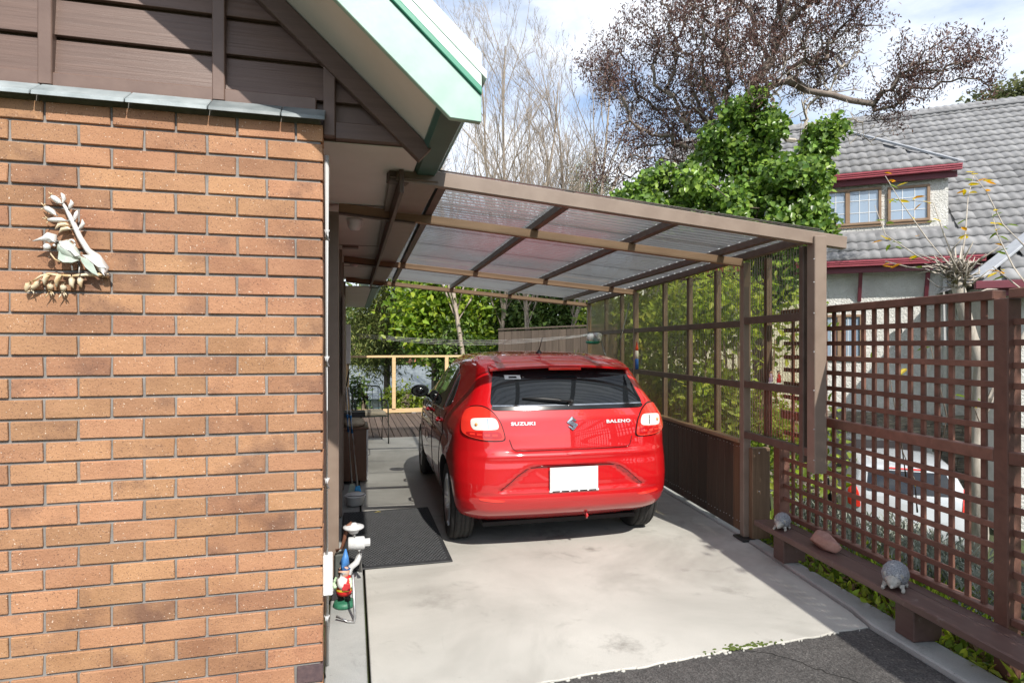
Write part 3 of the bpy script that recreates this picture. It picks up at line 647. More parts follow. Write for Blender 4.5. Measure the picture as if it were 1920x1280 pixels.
for z, c in zip(zl, half):
    full = [(x+(rear_crease(y, z) if i < 24 else 0), y) for i, (x, y) in enumerate(c)]
    V += [(x, y, z) for x, y in full] + [(x, -y, z) for x, y in full[-2:0:-1]]
m_ = 2*n-2
Fb = [(i*m_+k, i*m_+(k+1) % m_, (i+1)*m_+(k+1) % m_, (i+1)*m_+k) for i in range(len(zl)-1) for k in range(m_)]
Fb += [tuple(range(m_-1, -1, -1)), tuple((len(zl)-1)*m_+k for k in range(m_))]
bme = bpy.data.meshes.new('body'); bme.from_pydata(V, [], Fb)
B = bmesh.new(); B.from_mesh(bme); bmesh.ops.remove_doubles(B, verts=B.verts, dist=1e-5); bmesh.ops.recalc_face_normals(B, faces=B.faces); B.to_mesh(bme); B.free()
bme.materials.append(M['red']); bme.materials.append(M['under'])
body = link('body', bme, car)
# wheel arches are cut out of the solid body
cut = MB()
for x in (0, 2.52):
    for s in (-1, 1): cut.lathe([(.352, .50*s), (.352, 1.1*s)] if s > 0 else [(.352, -1.1), (.352, -.50)], 48, (x, 0, .315), 'y')
cme = cut.mesh('cut', M['under']); co = bpy.data.objects.new('cutter', cme); COL.objects.link(co); co.parent = car
cme.materials.clear(); cme.materials.append(M['red']); cme.materials.append(M['under'])
for p in cme.polygons: p.material_index = 1
md = body.modifiers.new('arch', 'BOOLEAN'); md.operation = 'DIFFERENCE'; md.object = co; md.solver = 'EXACT'
bpy.context.view_layer.update(); dg = bpy.context.evaluated_depsgraph_get()
nm = bpy.data.meshes.new_from_object(body.evaluated_get(dg)); body.modifiers.clear(); body.data = nm; bpy.data.objects.remove(co)
nm.shade_smooth()
try: nm.set_sharp_from_angle(angle=math.radians(38))
except Exception: pass
def inpoly(p, poly):
    x, y = p; c = False; j = len(poly)-1
    for i in range(len(poly)):
        if (poly[i][1] > y) != (poly[j][1] > y) and x < (poly[j][0]-poly[i][0])*(y-poly[i][1])/(poly[j][1]-poly[i][1])+poly[i][0]: c = not c
        j = i
    return c
def patch(name, poly, fn, out, m, parent, cell=.02, thick=.004, smooth_n=3):
    """a skin panel: polygon in 2D, filled finely, laid on the body by fn(a, b, offset), with a rim going in"""
    for _ in range(smooth_n):      # chaikin corners
        q = []
        for i in range(len(poly)):
            a = poly[i]; b = poly[(i+1) % len(poly)]
            d = math.hypot(b[0]-a[0], b[1]-a[1]); k = min(.25, .02/d if d > 0 else .25)
            q += [(a[0]+(b[0]-a[0])*k, a[1]+(b[1]-a[1])*k), (b[0]-(b[0]-a[0])*k, b[1]-(b[1]-a[1])*k)]
        poly = q
    B = bmesh.new(); f = B.faces.new([B.verts.new((a, b, 0)) for a, b in poly])
    lo = [min(p[i] for p in poly) for i in (0, 1)]; hi = [max(p[i] for p in poly) for i in (0, 1)]
    for ax in (0, 1):
        k = lo[ax]+cell
        while k < hi[ax]:
            bmesh.ops.bisect_plane(B, geom=B.verts[:]+B.edges[:]+B.faces[:], plane_co=(k, 0, 0) if ax == 0 else (0, k, 0), plane_no=(1,0,0) if ax == 0 else (0,1,0)); k += cell
    bmesh.ops.triangulate(B, faces=[f for f in B.faces if len(f.verts) > 4])
    edge = [e for e in B.edges if len(e.link_faces) == 1]
    r = bmesh.ops.extrude_edge_only(B, edges=edge); low = {v for v in r['geom'] if isinstance(v, bmesh.types.BMVert)}
    for v in B.verts: v.co = Vector(fn(v.co.x, v.co.y, out-thick if v in low else out))
    bmesh.ops.recalc_face_normals(B, faces=B.faces)
    me = bpy.data.meshes.new(name); B.to_mesh(me); B.free(); me.materials.append(m); me.shade_smooth()
    try: me.set_sharp_from_angle(angle=math.radians(40))
    except Exception: pass
    return link(name, me, parent)
def on_rear(y, z, o): return (rear_x(y, z)+rear_crease(y, z)-o, y, z)
def on_side(sgn): return lambda x, z, o: (x, sgn*(side_y(x, z)+o), z)
def mirror(poly): return [(-a, b) for a, b in poly][::-1]
# rear glass with its black surround and the roof spoiler
rw = patch('rear_window', [(-.60,1.095),(.60,1.095),(.585,1.17),(.535,1.36),(-.535,1.36),(-.585,1.17)], on_rear, .004, M['glass'], car, .03)
patch('trim_strip', [(-.585,1.068),(.585,1.068),(.60,1.098),(-.60,1.098)], on_rear, .006, M['gloss_black'], car, .04)
patch('chrome_strip', [(-.585,1.096),(.585,1.096),(.587,1.105),(-.587,1.105)], on_rear, .009, M['chrome'], car, .04, smooth_n=0)
sp = MB(); NSP = 25; prof = []
for i in range(NSP):
    y = -.565+1.13*i/(NSP-1); a = abs(y)/.565; xb = rear_x(y, 1.40)
    ins = .03*sm(.34, .22, a)
    z0 = 1.388-.028*a**2; xt = -.455+.10*a**2+ins*.4
    prof.append([(xb+.22, y, min(1.462, 1.444-.02*a**2)), (xb+.02, y, 1.424-.025*a**2), (xt, y, z0), (xt+.004, y, z0-.016), (xt+.05, y, z0-.026-.0*ins), (xb+.05, y, z0-.045)])
sp.v = [p for r in prof for p in r]; sp.f = [(i*6+j, i*6+j+1, (i+1)*6+j+1, (i+1)*6+j) for i in range(NSP-1) for j in range(5)]+[tuple(range(6)), tuple((NSP-1)*6+5-j for j in range(6))]
spo = sp.build('spoiler', M['red'], car, smooth=True)
try: spo.data.set_sharp_from_angle(angle=math.radians(35))
except Exception: pass
MB().box(-.447, -.435, -.13, .13, 1.352, 1.372).build('brake_light', M['lamp_red'], spo, bev=.003)
# tail lamps
LL = [(.475,.858),(.62,.862),(.735,.885),(.795,.915),(.80,1.00),(.775,1.065),(.71,1.093),(.62,1.098),(.555,1.06),(.505,.98)]
def lamp_fn(y, z, o):
    s = 1 if y > 0 else -1; a = abs(y); P_ = contour(z, 14, 14); pts = P_[:40]
    # walk round the corner by arc length so that the lamp wraps onto the flank
    L_ = 0; prev = pts[0]
    for q in pts[1:]:
        d = math.hypot(q[0]-prev[0], q[1]-prev[1])
        if L_+d >= a*1.06:
            k = (a*1.06-L_)/d; x = prev[0]+(q[0]-prev[0])*k; yy = prev[1]+(q[1]-prev[1])*k; nx, ny = (q[1]-prev[1])/d, -(q[0]-prev[0])/d
            return (x-nx*o, s*(yy-ny*o), z)
        L_ += d; prev = q
for poly, sg in ((LL, 1), (mirror(LL), -1)):
    tl = patch('tail_lamp', poly, lamp_fn, .014, M['lamp_red'], car, .02, .02)
    big = [((a-.64)*1.05+.64, (b-.975)*1.06+.975) for a, b in LL]; patch('lamp_seal', big if sg > 0 else mirror(big), lamp_fn, .004, M['gloss_black'], car, .03, .012)
    lw = [(.49,.868),(.62,.872),(.73,.892),(.755,.918),(.51,.925)]; patch('lower_lens', lw if sg > 0 else mirror(lw), lamp_fn, .0165, M['lamp_deep'], tl, .02, .004)
    for k in range(4):
        q = [(.53+.05*k,.888+.003*k),(.565+.05*k,.889+.003*k),(.565+.05*k,.903+.003*k),(.53+.05*k,.902+.003*k)]; patch('prism', q if sg > 0 else mirror(q), lamp_fn, .019, M['lamp_red'], tl, .02, .003, 0)
    cw = [(.512,.935),(.70,.930),(.715,1.015),(.535,1.022)]
    patch('clear_lens', cw if sg > 0 else mirror(cw), lamp_fn, .017, M['lamp_clear'], tl, .02, .004)
    cc = lamp_fn(sg*.668, .972, .017); MB().ball(cc, .011, 10, 7).build('bulb', M['amber'], tl, smooth=True)
    cc2 = [(.583,.942),(.592,.942),(.597,1.012),(.588,1.012)]; patch('lens_divider', cc2 if sg > 0 else mirror(cc2), lamp_fn, .0185, M['chrome'], tl, .02, .002, 0)
    rf = [(.50,.425),(.545,.415),(.69,.432),(.70,.452),(.55,.44)]; patch('reflector', rf if sg > 0 else mirror(rf), on_rear, .004, M['lamp_red'], car, .02)
# hatch outline: thin dark gaps
def seam(pts, fn, w=.005, name='panel_gap', o=.0012):
    mb = MB(); q = []
    for a, b in zip(pts[:-1], pts[1:]):
        k = max(2, int(math.hypot(b[0]-a[0], b[1]-a[1])/.015)); q += [(a[0]+(b[0]-a[0])*i/k, a[1]+(b[1]-a[1])*i/k) for i in range(k)]
    q.append(pts[-1]); mb.tube([fn(a, b, o) for a, b in q], w/2, 6); return mb.build(name, M['gloss_black'], car, smooth=True)
seam([(.475,.86),(.455,.80),(.43,.782),(0,.776),(-.43,.782),(-.455,.80),(-.475,.86)], on_rear)
seam([(-.36,.648),(-.25,.662),(.25,.662),(.36,.648)], on_rear, .006)
seam([(.36,.648),(.42,.61),(.50,.54),(.545,.505)], on_rear, .004); seam([(-.36,.648),(-.42,.61),(-.50,.54),(-.545,.505)], on_rear, .004)
patch('hatch_grip', [(-.06,.762),(.06,.762),(.05,.748),(-.05,.748)], on_rear, .006, M['red'], car, .02)
# plate
px = rear_x(0, .57)+rear_crease(0, .57)
pl = MB().box(px-.022, px-.014, -.185, .185, .488, .655).build('number_plate', M['plate'], car, bev=.002)
MB().box(px-.026, px-.013, -.19, .19, .476, .490).build('plate_frame', M['plate'], pl, bev=.002)
for k in (-.14, -.07, 0, .07, .14): MB().box(px-.0275, px-.024, k-.028, k+.028, .479, .487).build('frame_print', M['gloss_black'], pl)
# lettering and emblem in chrome
def lettering(txt, yc, z, size, name):
    cu = bpy.data.curves.new(name, 'FONT'); cu.body = txt; cu.size = size; cu.extrude = .0018; cu.align_x = 'CENTER'; cu.align_y = 'CENTER'; cu.offset = .0012; cu.space_character = 1.08
    o = bpy.data.objects.new(name, cu); COL.objects.link(o); bpy.context.view_layer.update()
    me = bpy.data.meshes.new_from_object(o.evaluated_get(bpy.context.evaluated_depsgraph_get())); bpy.data.objects.remove(o)
    for v in me.vertices:
        y = yc-v.co.x*1.25; zz = z+v.co.y*.8; v.co = Vector((rear_x(y, zz)+rear_crease(y, zz)-.003-v.co.z, y, zz))
    me.materials.clear(); me.materials.append(M['badge']); return link(name, me, car)
lettering('SUZUKI', .37, .972, .040, 'badge_lettering'); lettering('BALENO', -.37, .972, .040, 'badge_lettering')
em = MB()
for sg in (1, -1):
    P2 = [(-.043,.010),(-.012,.043),(.0,.050),(.034,.018),(.018,.018),(.002,.030),(-.006,.024),(.043,-.010),(.030,-.022),(-.012,.010)]
    P2 = [(sg*a, sg*b) for a, b in P2[:8]]
    f = [on_rear(-a*1.0, .967+b, .004) for a, b in P2]; em.prism(f, (-.005, 0, 0))
em.build('emblem', M['chrome'], car)
# wiper, sticker, aerial
wp = MB().tube([on_rear(.0, 1.125, .03), on_rear(.10, 1.138, .035), on_rear(.22, 1.148, .03), on_rear(.36, 1.150, .016)], [.014,.013,.010,.005], 8).build('rear_wiper', M['black'], car, smooth=True)
MB().ball(on_rear(0, 1.122, .02), (.02,.024,.02), 10, 7).build('wiper_hub', M['black'], wp, smooth=True)
patch('sticker', [(.34,1.285),(.46,1.285),(.46,1.315),(.34,1.315)], on_rear, .0065, M['white'], car, .02, .001, 0); patch('sticker_print', [(.37,1.293),(.43,1.293),(.43,1.306),(.37,1.306)], on_rear, .0085, M['gloss_black'], car, .02, .001, 0)
an = MB().lathe([(.028,0),(.024,.018),(.010,.034),(.006,.04)], 12, (.22, .02, 1.462)).build('aerial', M['black'], car, smooth=True)
MB().tube([(.22,.02,1.49), (.14,.012,1.605)], [.005,.003], 8).build('aerial_rod', M['black'], an, smooth=True)
# side glass, door gaps, handles, mirrors, sills
for sg in (1, -1):
    f = on_side(sg)
    for nm_, poly in (('rear_door_window', [(.32,1.01),(.96,.985),(.96,1.345),(.62,1.375),(.36,1.33)]), ('front_door_window', [(1.01,.983),(1.86,.965),(1.80,1.02),(1.42,1.30),(1.28,1.345),(1.01,1.345)]), ('quarter_window', [(.06,1.06),(.28,1.015),(.31,1.31),(.20,1.27)])):
        patch(nm_, poly, f, .004, M['glass'], car, .03)
    seam([(.28,1.00),(1.90,.955)], f, .012, 'window_trim', .003)
    seam([(1.0,1.0),(1.0,.30)], f); seam([(2.0,.94),(2.08,.75),(2.08,.40),(1.98,.30),(.45,.28)], f); seam([(.12,1.02),(.18,.86),(.33,.68),(.42,.48),(.45,.28)], f)
    for x in (.34, 1.22):
        MB().tube([f(x-.07, .905, .0), f(x-.05, .905, .03), f(x+.05, .908, .032), f(x+.08, .908, .0)], [.012,.014,.014,.012], 8).build('door_handle', M['red'], car, smooth=True)
    mo = Vector(f(1.74, 1.03, 0)); mc = mo+Vector((.0, sg*.11, .02))
    mr_ = MB().ball(mc, (.062,.098,.068), 18, 12).build('door_mirror', M['gloss_black'], car, smooth=True)
    MB().tube([mo+Vector((.02,-sg*.02,-.03)), mc+Vector((.02,-sg*.06,-.045))], [.03,.026], 8).build('mirror_stalk', M['gloss_black'], mr_, smooth=True)
    g_ = MB().lathe([(.0,0),(.078,0),(.078,.004)], 20, (0,0,0), 'x'); gq = [(mc.x-.050-v[0], mc.y+v[1]*1.05, mc.z+v[2]*.68) for v in g_.v]; g_.v = gq; g_.build('mirror_glass', M['glass'], mr_)
    patch('sill_trim', [(.42,.20),(2.12,.20),(2.12,.265),(.42,.265)], f, .008, M['black'], car, .05)
def front_x(y, z):
    P_ = contour(z, 14, 9, 54, 10)[-20:]; P_ = P_[::-1]; return float(np.interp(abs(y), [p[1] for p in P_], [p[0] for p in P_]))
patch('windscreen', [(-.60,1.05),(.60,1.05),(.52,1.38),(-.52,1.38)], lambda y, z, o: (front_x(y, z)+o, y, z), .006, M['glass'], car, .04)
# wheels
spk = None
def wheel(x, sg):
    root = link('wheel', None, car) if False else None
    ty = MB(); R_, w2 = .308, .0925
    ty.lathe([(.205,-w2+.012),(.235,-w2),(.285,-w2+.004),(.300,-w2+.020),(R_,-w2+.036),(R_,-.058),(R_-.006,-.055),(R_-.006,-.050),(R_,-.047),(R_,-.02),(R_-.007,-.017),(R_-.007,-.011),(R_,-.008),(R_,.008),(R_-.007,.011),(R_-.007,.017),(R_,.02),(R_,.047),(R_-.006,.050),(R_-.006,.055),(R_,.058),(R_,w2-.036),(.300,w2-.020),(.285,w2-.004),(.235,w2),(.205,w2-.012)], 48, (0,0,0), 'y', cap=False)
    w = ty.build('wheel', M['tyre'], car, smooth=True, loc=(x, sg*.762, .306))
    rm = MB(); rm.lathe([(.207,sg*.085),(.200,sg*.075),(.190,sg*.03),(.185,-sg*.07)], 40, (0,0,0), 'y', cap=False)
    rm.build('rim', M['alloy'], w, smooth=True)
    dk = MB().lathe([(.0,sg*.0),(.19,sg*.005)], 30, (0,0,0), 'y', cap=False); dk.build('brake_disc', M['under'], w)
    s5 = MB()
    for k in range(10):
        a = 2*math.pi*k/10+(.13 if k % 2 else -.13); d = Vector((math.cos(a), 0, math.sin(a))); s5.bar(d*.035+Vector((0, sg*.060, 0)), d*.200+Vector((0, sg*.070, 0)), .024, .022, up=(0, 1, 0))
    s5.lathe([(.0,sg*.075),(.045,sg*.073),(.055,sg*.05)], 18, (0,0,0), 'y', cap=False)
    s5.build('spokes', M['alloy'], w, bev=.003)
for x in (0, 2.52):
    for sg in (1, -1): wheel(x, sg)
MB().tube([(-.52,-.14,.30), (-.56,-.14,.262), (-.545,-.14,.245), (-.52,-.14,.262)], .008, 8).build('tow_eye', M['red'], car, smooth=True)
MB().box(-.35, 3.0, -.62, .62, .17, .20).build('underbody', M['under'], car)
MB().tube([(0,-.76,.306),(0,.76,.306)], .035, 10).build('axle', M['under'], car, smooth=True)
# ------------------------------------------------------------------ things along the house wall
m_ = empty('door_mat', (.31, 5.075, .002), label='black perforated rubber mat on the concrete by the house wall', cat='mat')
MB().box(-.385, .385, -.745, .745, 0, .010).build('base', M['rubber'], m_, bev=.004)
st = MB()
for i in range(27):
    for j in range(54):
        x = -.335+i*.0257+(.0128 if j % 2 else 0); y = -.69+j*.026
        st.add([(x-.009,y-.006,.0095),(x+.009,y-.006,.0095),(x+.009,y+.006,.0095),(x-.009,y+.006,.0095),(x-.006,y-.004,.0155),(x+.006,y-.004,.0155),(x+.006,y+.004,.0155),(x-.006,y+.004,.0155)], [(4,5,6,7),(0,1,5,4),(1,2,6,5),(2,3,7,6),(3,0,4,7)])
st.build('studs', M['rubber'], m_, kind='stuff')
lf = MB(); lf.prism([(0,0,0),(.03,.012,.004),(.055,.006,.0),(.03,-.008,.006)], (0,0,.0015)); lf.build('fallen_leaf', mat('dry_leaf', (.45,.36,.08), (.52,.42,.10), .7), None, loc=(.20,5.72,.02), label='small yellow fallen leaf on the black rubber mat', cat='leaf')
# gas meter with regulator and pipes
gm = empty('gas_meter', (.0, 4.15, -.04), label='grey gas meter with regulator and bent pipe beside the brick corner', cat='gas meter')
GMm = mat('gas_meter_grey', (.50,.51,.52), (.62,.63,.63), .45, 30, bmp=.2); COP = mat('rusty_pipe', (.12,.05,.03), (.22,.09,.05), .7, 40)
MB().lathe([(.0,.036),(.018,.035),(.022,.024),(.050,.020),(.066,.014),(.068,.004),(.056,-.004),(.040,-.010),(.028,-.03)], 20, (.01,0,.385)).build('regulator', GMm, gm, smooth=True)
MB().lathe([(.034,-.055),(.042,-.05),(.042,.045),(.034,.052),(.0,.052)], 18, (.03,-.01,.29), 'x').build('body', GMm, gm, smooth=True)
MB().lathe([(.026,-.02),(.026,.02)], 8, (.095,-.01,.29), 'x').build('nut', GMm, gm)
MB().tube([(.01,0,.36),(.02,-.005,.30)], .022, 12).build('neck', GMm, gm, smooth=True)
MB().tube([(.045,-.01,.255),(.045,-.01,.205),(.030,-.015,.165),(-.005,-.02,.14),(-.02,-.02,.105),(-.02,-.02,.06)], [.020,.018,.020,.020,.018,.018], 12).build('pipe', GMm, gm, smooth=True)
MB().tube([(.055,.02,.27),(.055,.02,.09)], .014, 10).build('outlet_pipe', GMm, gm, smooth=True)
MB().lathe([(.018,0),(.024,.005),(.024,.055),(.018,.06)], 6, (-.02,-.02,.035)).build('valve', COP, gm)
MB().tube([(-.02,-.02,.10),(-.02,-.02,-.03)], .014, 10).build('riser', COP, gm, smooth=True)
MB().tube([(-.10,.02,.24),(-.06,.015,.26),(-.045,.01,.33),(-.03,.005,.40),(.0,.0,.42)], .013, 10).build('copper_pipe', COP, gm, smooth=True)
MB().box(-.11, -.02, .03, .11, .02, .21).build('meter_case', mat('dark_case', (.06,.07,.065), (.09,.10,.09), .6), gm, bev=.008)
# garden gnome
gn = empty('garden_gnome', (-.045, 3.80, -.012), math.radians(-20), label='garden gnome with blue pointed hat and white beard by the brick corner', cat='gnome')
gc = lambda n, c: mat(n, c, tuple(x*.75 for x in c), .5, 30, bmp=.2)
MB().lathe([(.062,0),(.066,.012),(.058,.030),(.045,.034)], 18).build('base', gc('gnome_green', (.03,.16,.09)), gn, smooth=True)
for s in (-1, 1): MB().tube([(s*.022,.0,.03),(s*.024,-.002,.075)], [.022,.024], 10).build('boot', gc('gnome_boot', (.03,.025,.025)), gn, smooth=True)
MB().lathe([(.040,.07),(.048,.09),(.046,.14),(.036,.175),(.02,.19)], 18).build('coat', gc('gnome_red', (.62,.02,.02)), gn, smooth=True)
MB().lathe([(.049,.100),(.050,.112)], 18, cap=False).build('belt', gc('gnome_yellow', (.7,.55,.05)), gn, smooth=True)
for s in (-1, 1): MB().tube([(s*.040,0,.165),(s*.055,-.018,.135),(s*.035,-.045,.125)], [.017,.016,.012], 10).build('arm', gc('gnome_sleeve', (.55,.75,.50)), gn, smooth=True)
MB().ball((0,-.006,.205), (.034,.034,.036), 14, 10).build('head', gc('gnome_skin', (.62,.38,.28)), gn, smooth=True)
MB().ball((0,-.042,.205), .008, 8, 6).build('nose', gc('gnome_skin', (.62,.36,.26)), gn, smooth=True)
MB().tube([(0,-.026,.205),(0,-.040,.175),(0,-.044,.14),(0,-.040,.11)], [.032,.034,.026,.006], 12).build('beard', M['white'], gn, smooth=True)
MB().tube([(0,.0,.220),(0,.003,.25),(.004,.01,.29),(.002,.018,.335)], [.038,.030,.018,.004], 14).build('hat', gc('gnome_blue', (.06,.22,.55)), gn, smooth=True)
MB().box(.01, .06, -.062, -.056, .115, .155).build('sign', gc('gnome_sign', (.65,.05,.06)), gn, bev=.002)
rd = empty('bent_rod', (.0, 3.62, -.01), label='thin grey bent metal rod standing by the gnome', cat='rod')
MB().tube([(-.085,-.03,.03),(-.02,-.06,.006),(.012,-.07,.006),(.016,-.068,.03),(.004,-.04,.26)], .008, 8).build('rod', M['steel'], rd, smooth=True)
# two brooms leaning on the wall
def broom(x, y, lean, col, head, lab):
    r = empty('broom', (x, y, 0), label=lab, cat='broom', group='brooms leaning on the house wall')
    MB().tube([(0,0,.10),(lean,-.02,1.12)], .011, 10).build('handle', M['white'], r, smooth=True)
    MB().tube([(lean*.60,-.012,.66),(lean*.78,-.015,.84)], .0135, 10).build('grip', mat('blue_grip', (.02,.22,.62), (.03,.28,.7), .4), r, smooth=True)
    b = MB(); b.add([(-.045,-.02,.015),(.05,-.02,.0),(.05,.02,.0),(-.045,.02,.015),(-.02,-.014,.13),(.022,-.014,.13),(.022,.014,.13),(-.02,.014,.13)], [(3,2,1,0),(4,5,6,7),(0,1,5,4),(1,2,6,5),(2,3,7,6),(3,0,4,7)]); b.build('brush', mat('brush', col, head, .6, 60, (30,30,2), bmp=.5), r, bev=.004)
broom(.055, 6.35, -.09, (.02,.25,.6), (.05,.38,.75), 'white broom with bright blue brush leaning on the wall'); broom(.0, 6.45, -.06, (.35,.45,.6), (.6,.65,.3), 'white broom with pale grey-yellow brush leaning on the wall')
tb = empty('plastic_tub', (.03, 6.12, 0), label='white plastic tub on the concrete by the wall post', cat='tub')
MB().lathe([(.0,.004),(.075,.004),(.09,.085),(.10,.088),(.10,.096),(.088,.097),(.073,.012),(.0,.012)], 24, cap=False).build('tub', M['white'], tb, smooth=True); MB().lathe([(.09,.098),(.06,.108),(.0,.11)], 20, (.0,.03,-.0), cap=False).build('lid', M['white'], tb, smooth=True)
cb = empty('cabinet', (.03, 7.30, 0), label='old brown veneer cabinet standing against the house wall', cat='cabinet')
CBm = mk_wood('cabinet_veneer', (.085,.035,.018), (.16,.075,.04), 2, .35, .05, 9, .1)
MB().box(-.13, .125, -.26, .26, .03, .60).build('carcass', CBm, cb, bev=.004); MB().box(.126, .146, -.255, .255, .04, .595).build('door', M['white'], cb, bev=.003); MB().box(-.135, .15, -.27, .27, .60, .622).build('top', CBm, cb, bev=.004)
MB().tube([(.148,-.18,.36),(.165,-.18,.36),(.165,-.18,.30),(.148,-.18,.30)], .005, 8).build('handle', M['steel'], cb, smooth=True)
bgm = mat('sack', (.46,.38,.27), (.56,.48,.36), .85, 20, bmp=.6, bs=30, bd=.01)
B = bmesh.new(); bmesh.ops.create_icosphere(B, subdivisions=3, radius=1)
for v in B.verts: v.co = Vector((v.co.x*.13, v.co.y*.24, max(-.02, v.co.z*.07)))*random.uniform(.93,1.05)
me = bpy.data.meshes.new('sack'); B.to_mesh(me); B.free(); me.materials.append(bgm); me.shade_smooth(); link('sack', me, None, (.02,7.3,.644), label='crumpled cream sack lying on the brown cabinet', cat='sack')
MB().box(-.13, .13, -.14, .14, 0, .055).build('tray', M['black'], None, bev=.008, loc=(.02,7.42,.708), label='black plastic tray on top of the sack', cat='tray')
# patio chair
ch = empty('patio_chair', (.27, 9.95, .0), math.radians(8), label='dark green tubular patio chair at the edge of the deck', cat='chair')
CG = mat('chair_green', (.018,.030,.024), (.03,.045,.035), .4)
for s in (-1, 1):
    MB().tube([(s*.25,-.25,0),(s*.25,-.22,.44),(s*.25,-.20,.60),(s*.25,-.14,.655),(s*.25,.05,.66),(s*.24,.20,.64)], .012, 8).build('front_leg', CG, ch, smooth=True)
    MB().tube([(s*.24,.26,0),(s*.24,.20,.42),(s*.23,.27,.80),(s*.20,.29,.86)], .012, 8).build('back_leg', CG, ch, smooth=True)
MB().box(-.24,.24,-.22,.22,.42,.435).build('seat', CG, ch, bev=.005)
for k in range(5): MB().tube([(-.18+.09*k,.21,.44),(-.18+.09*k,.275,.85)], .007, 6).build('back_slat', CG, ch, smooth=True)
MB().tube([(-.20,.29,.86),(0,.30,.88),(.20,.29,.86)], .012, 8).build('back_rail', CG, ch, smooth=True)
MB().box(-.22,.22,-.21,.20,.436,.50).build('cushion', mat('cushion', (.34,.30,.22), (.42,.37,.28), .9, 9, bmp=.2), ch, bev=.02, seg=2)
# deck, railing, back fence
dk = empty('deck', (1.5, 12, 0), label='dark timber deck behind the concrete slab', cat='deck')
x = -.12; k = 0
while x < 3.6:
    K(MB().box(x, x+.108, 10.40, 13.95, -.035, .004+.002*(k % 3)), 'plank', 'deck', dk, bev=.004); x += .116; k += 1
K(MB().box(-.12, 3.6, 10.42, 13.9, -.12, -.04), 'joist_frame', 'fence', dk)
rl = empty('deck_railing', (1.5, 13.9, 0), label='pale new pine railing along the far edge of the deck', cat='railing')
for z, h_ in ((1.275, .045), (.07, .09)): K(MB().bar((-.12, 13.88, z), (3.7, 13.88, z), .09 if h_ < .05 else .045, h_), 'rail', 'pine', rl, bev=.004)
for x in (-.1, .90, 2.08, 3.28): K(MB().box(x-.04, x+.04, 13.83, 13.92, .115, 1.252), 'post', 'pine', rl, bev=.004)
fn = empty('back_fence', (3.5, 10.8, 0), label='weathered upright plank fence closing the back corner', cat='fence')
a, b = Vector((2.72, 11.45, 0)), Vector((4.55, 10.05, 0)); n_ = 17; dn = (b-a).normalized()
for i in range(n_):
    p0 = a+(b-a)*((i+.02)/n_); p1 = a+(b-a)*((i+.98)/n_); h_ = 1.80+.004*i+random.uniform(-.01,.01)
    K(MB().bar((p0.x,p0.y,h_/2-.1), (p1.x,p1.y,h_/2-.1), .02, h_+.2), 'plank', 'fence', fn, bev=.002)
K(MB().bar((a.x,a.y,1.83), (b.x,b.y,1.90), .07, .03), 'cap_rail', 'fence', fn, bev=.003)
# ------------------------------------------------------------------ wall ornament: bird on a flowering stem
OR = empty('wall_ornament', (-1.15, BY-.03, 1.9), label='white metal bird perched on a flax flower stem hung on the brick wall', cat='ornament')
def q8(x, y, dy=0.03):
    u = 30+x/5.335; v = 340+y/5.335; d = FW+RT*((u-960)/1150)+Vector((0,0,-(v-645)/1150)); s_ = (BY-dy)/d.y; return Vector((0,0,CAMH))+d*s_
OW = mat('ornament_white', (.60,.58,.54), (.76,.75,.73), .42, 26, metal=.2, bmp=.15); OO = mat('ornament_ochre', (.50,.30,.10), (.72,.62,.46), .5, 22, bmp=.2); OG = mat('ornament_green', (.42,.50,.42), (.70,.72,.66), .4, 18, metal=.2)
def OT(name, pts, rs, m=OW, dy=.03, n=10):
    K(MB().tube([q8(x, y, dy) for x, y in pts], [r*.00034 for r in rs], n), name, m, OR, smooth=True)
OT('stem', [(905,950),(880,880),(800,760),(720,690),(640,560),(580,430),(540,350),(500,270),(465,215)], [50,62,55,34,30,28,24,20,14], dy=.028)
OT('lower_stem', [(920,945),(840,935),(700,935),(560,945),(420,940),(330,925),(250,945),(170,1000)], [34,26,18,16,16,14,13,12], OO)
def pod(pts, rs, tips, m=OW):
    OT('pod', pts, rs, m)
    e = pts[-1]
    for tx, ty in tips: OT('petal_tip', [e, ((e[0]+tx)/2+4, (e[1]+ty)/2), (tx, ty)], [rs[-1]*.7, 9, 3], OO, n=6)
pod([(465,230),(430,205),(385,170),(355,150)], [14,34,34,20], [(325,105),(355,115),(320,175)])
pod([(415,345),(370,310),(315,275),(285,258)], [12,34,34,18], [(250,215),(288,222),(240,290)])
pod([(540,400),(460,385),(380,385),(320,385)], [18,26,30,18], [(262,365),(290,350),(305,425)])
for pts in ([(470,230),(480,180),(470,140),(450,115)], [(530,290),(545,250),(560,215),(548,185)], [(585,405),(595,360),(605,320),(615,290)], [(620,490),(650,460),(672,420),(662,380)], [(545,440),(500,430),(430,435),(390,480)], [(565,480),(520,470),(460,480),(430,515)]):
    OT('bud', pts, [12,24,22,5], OW if pts[0][0] > 466 and pts[-1][1] < 400 else OO)
for pts in ([(150,1000),(125,1030),(105,1070),(100,1110)], [(250,985),(215,1020),(180,1055),(150,1085)], [(350,940),(310,950),(285,990),(283,1040)], [(470,940),(430,960),(405,1000),(405,1060)], [(560,930),(560,980),(555,1030),(575,1070)], [(640,940),(645,980),(640,1020),(655,1065)]): OT('hanging_bud', pts, [18,34,26,6], OO)
for c in ((345,1000),(475,1010)):
    pod([c, (c[0],c[1]+40), (c[0]-5,c[1]+85)], [20,36,24], [(c[0]-55,c[1]+165),(c[0]+10,c[1]+150),(c[0]+38,c[1]+140)], OO)
pod([(215,1005),(175,1050),(160,1080)], [16,26,16], [(180,1130),(105,1110),(150,1100)], OO)
OT('bird_body', [(430,625),(470,640),(530,700),(590,750),(640,775)], [44,86,96,70,24], OG, .055, 14)
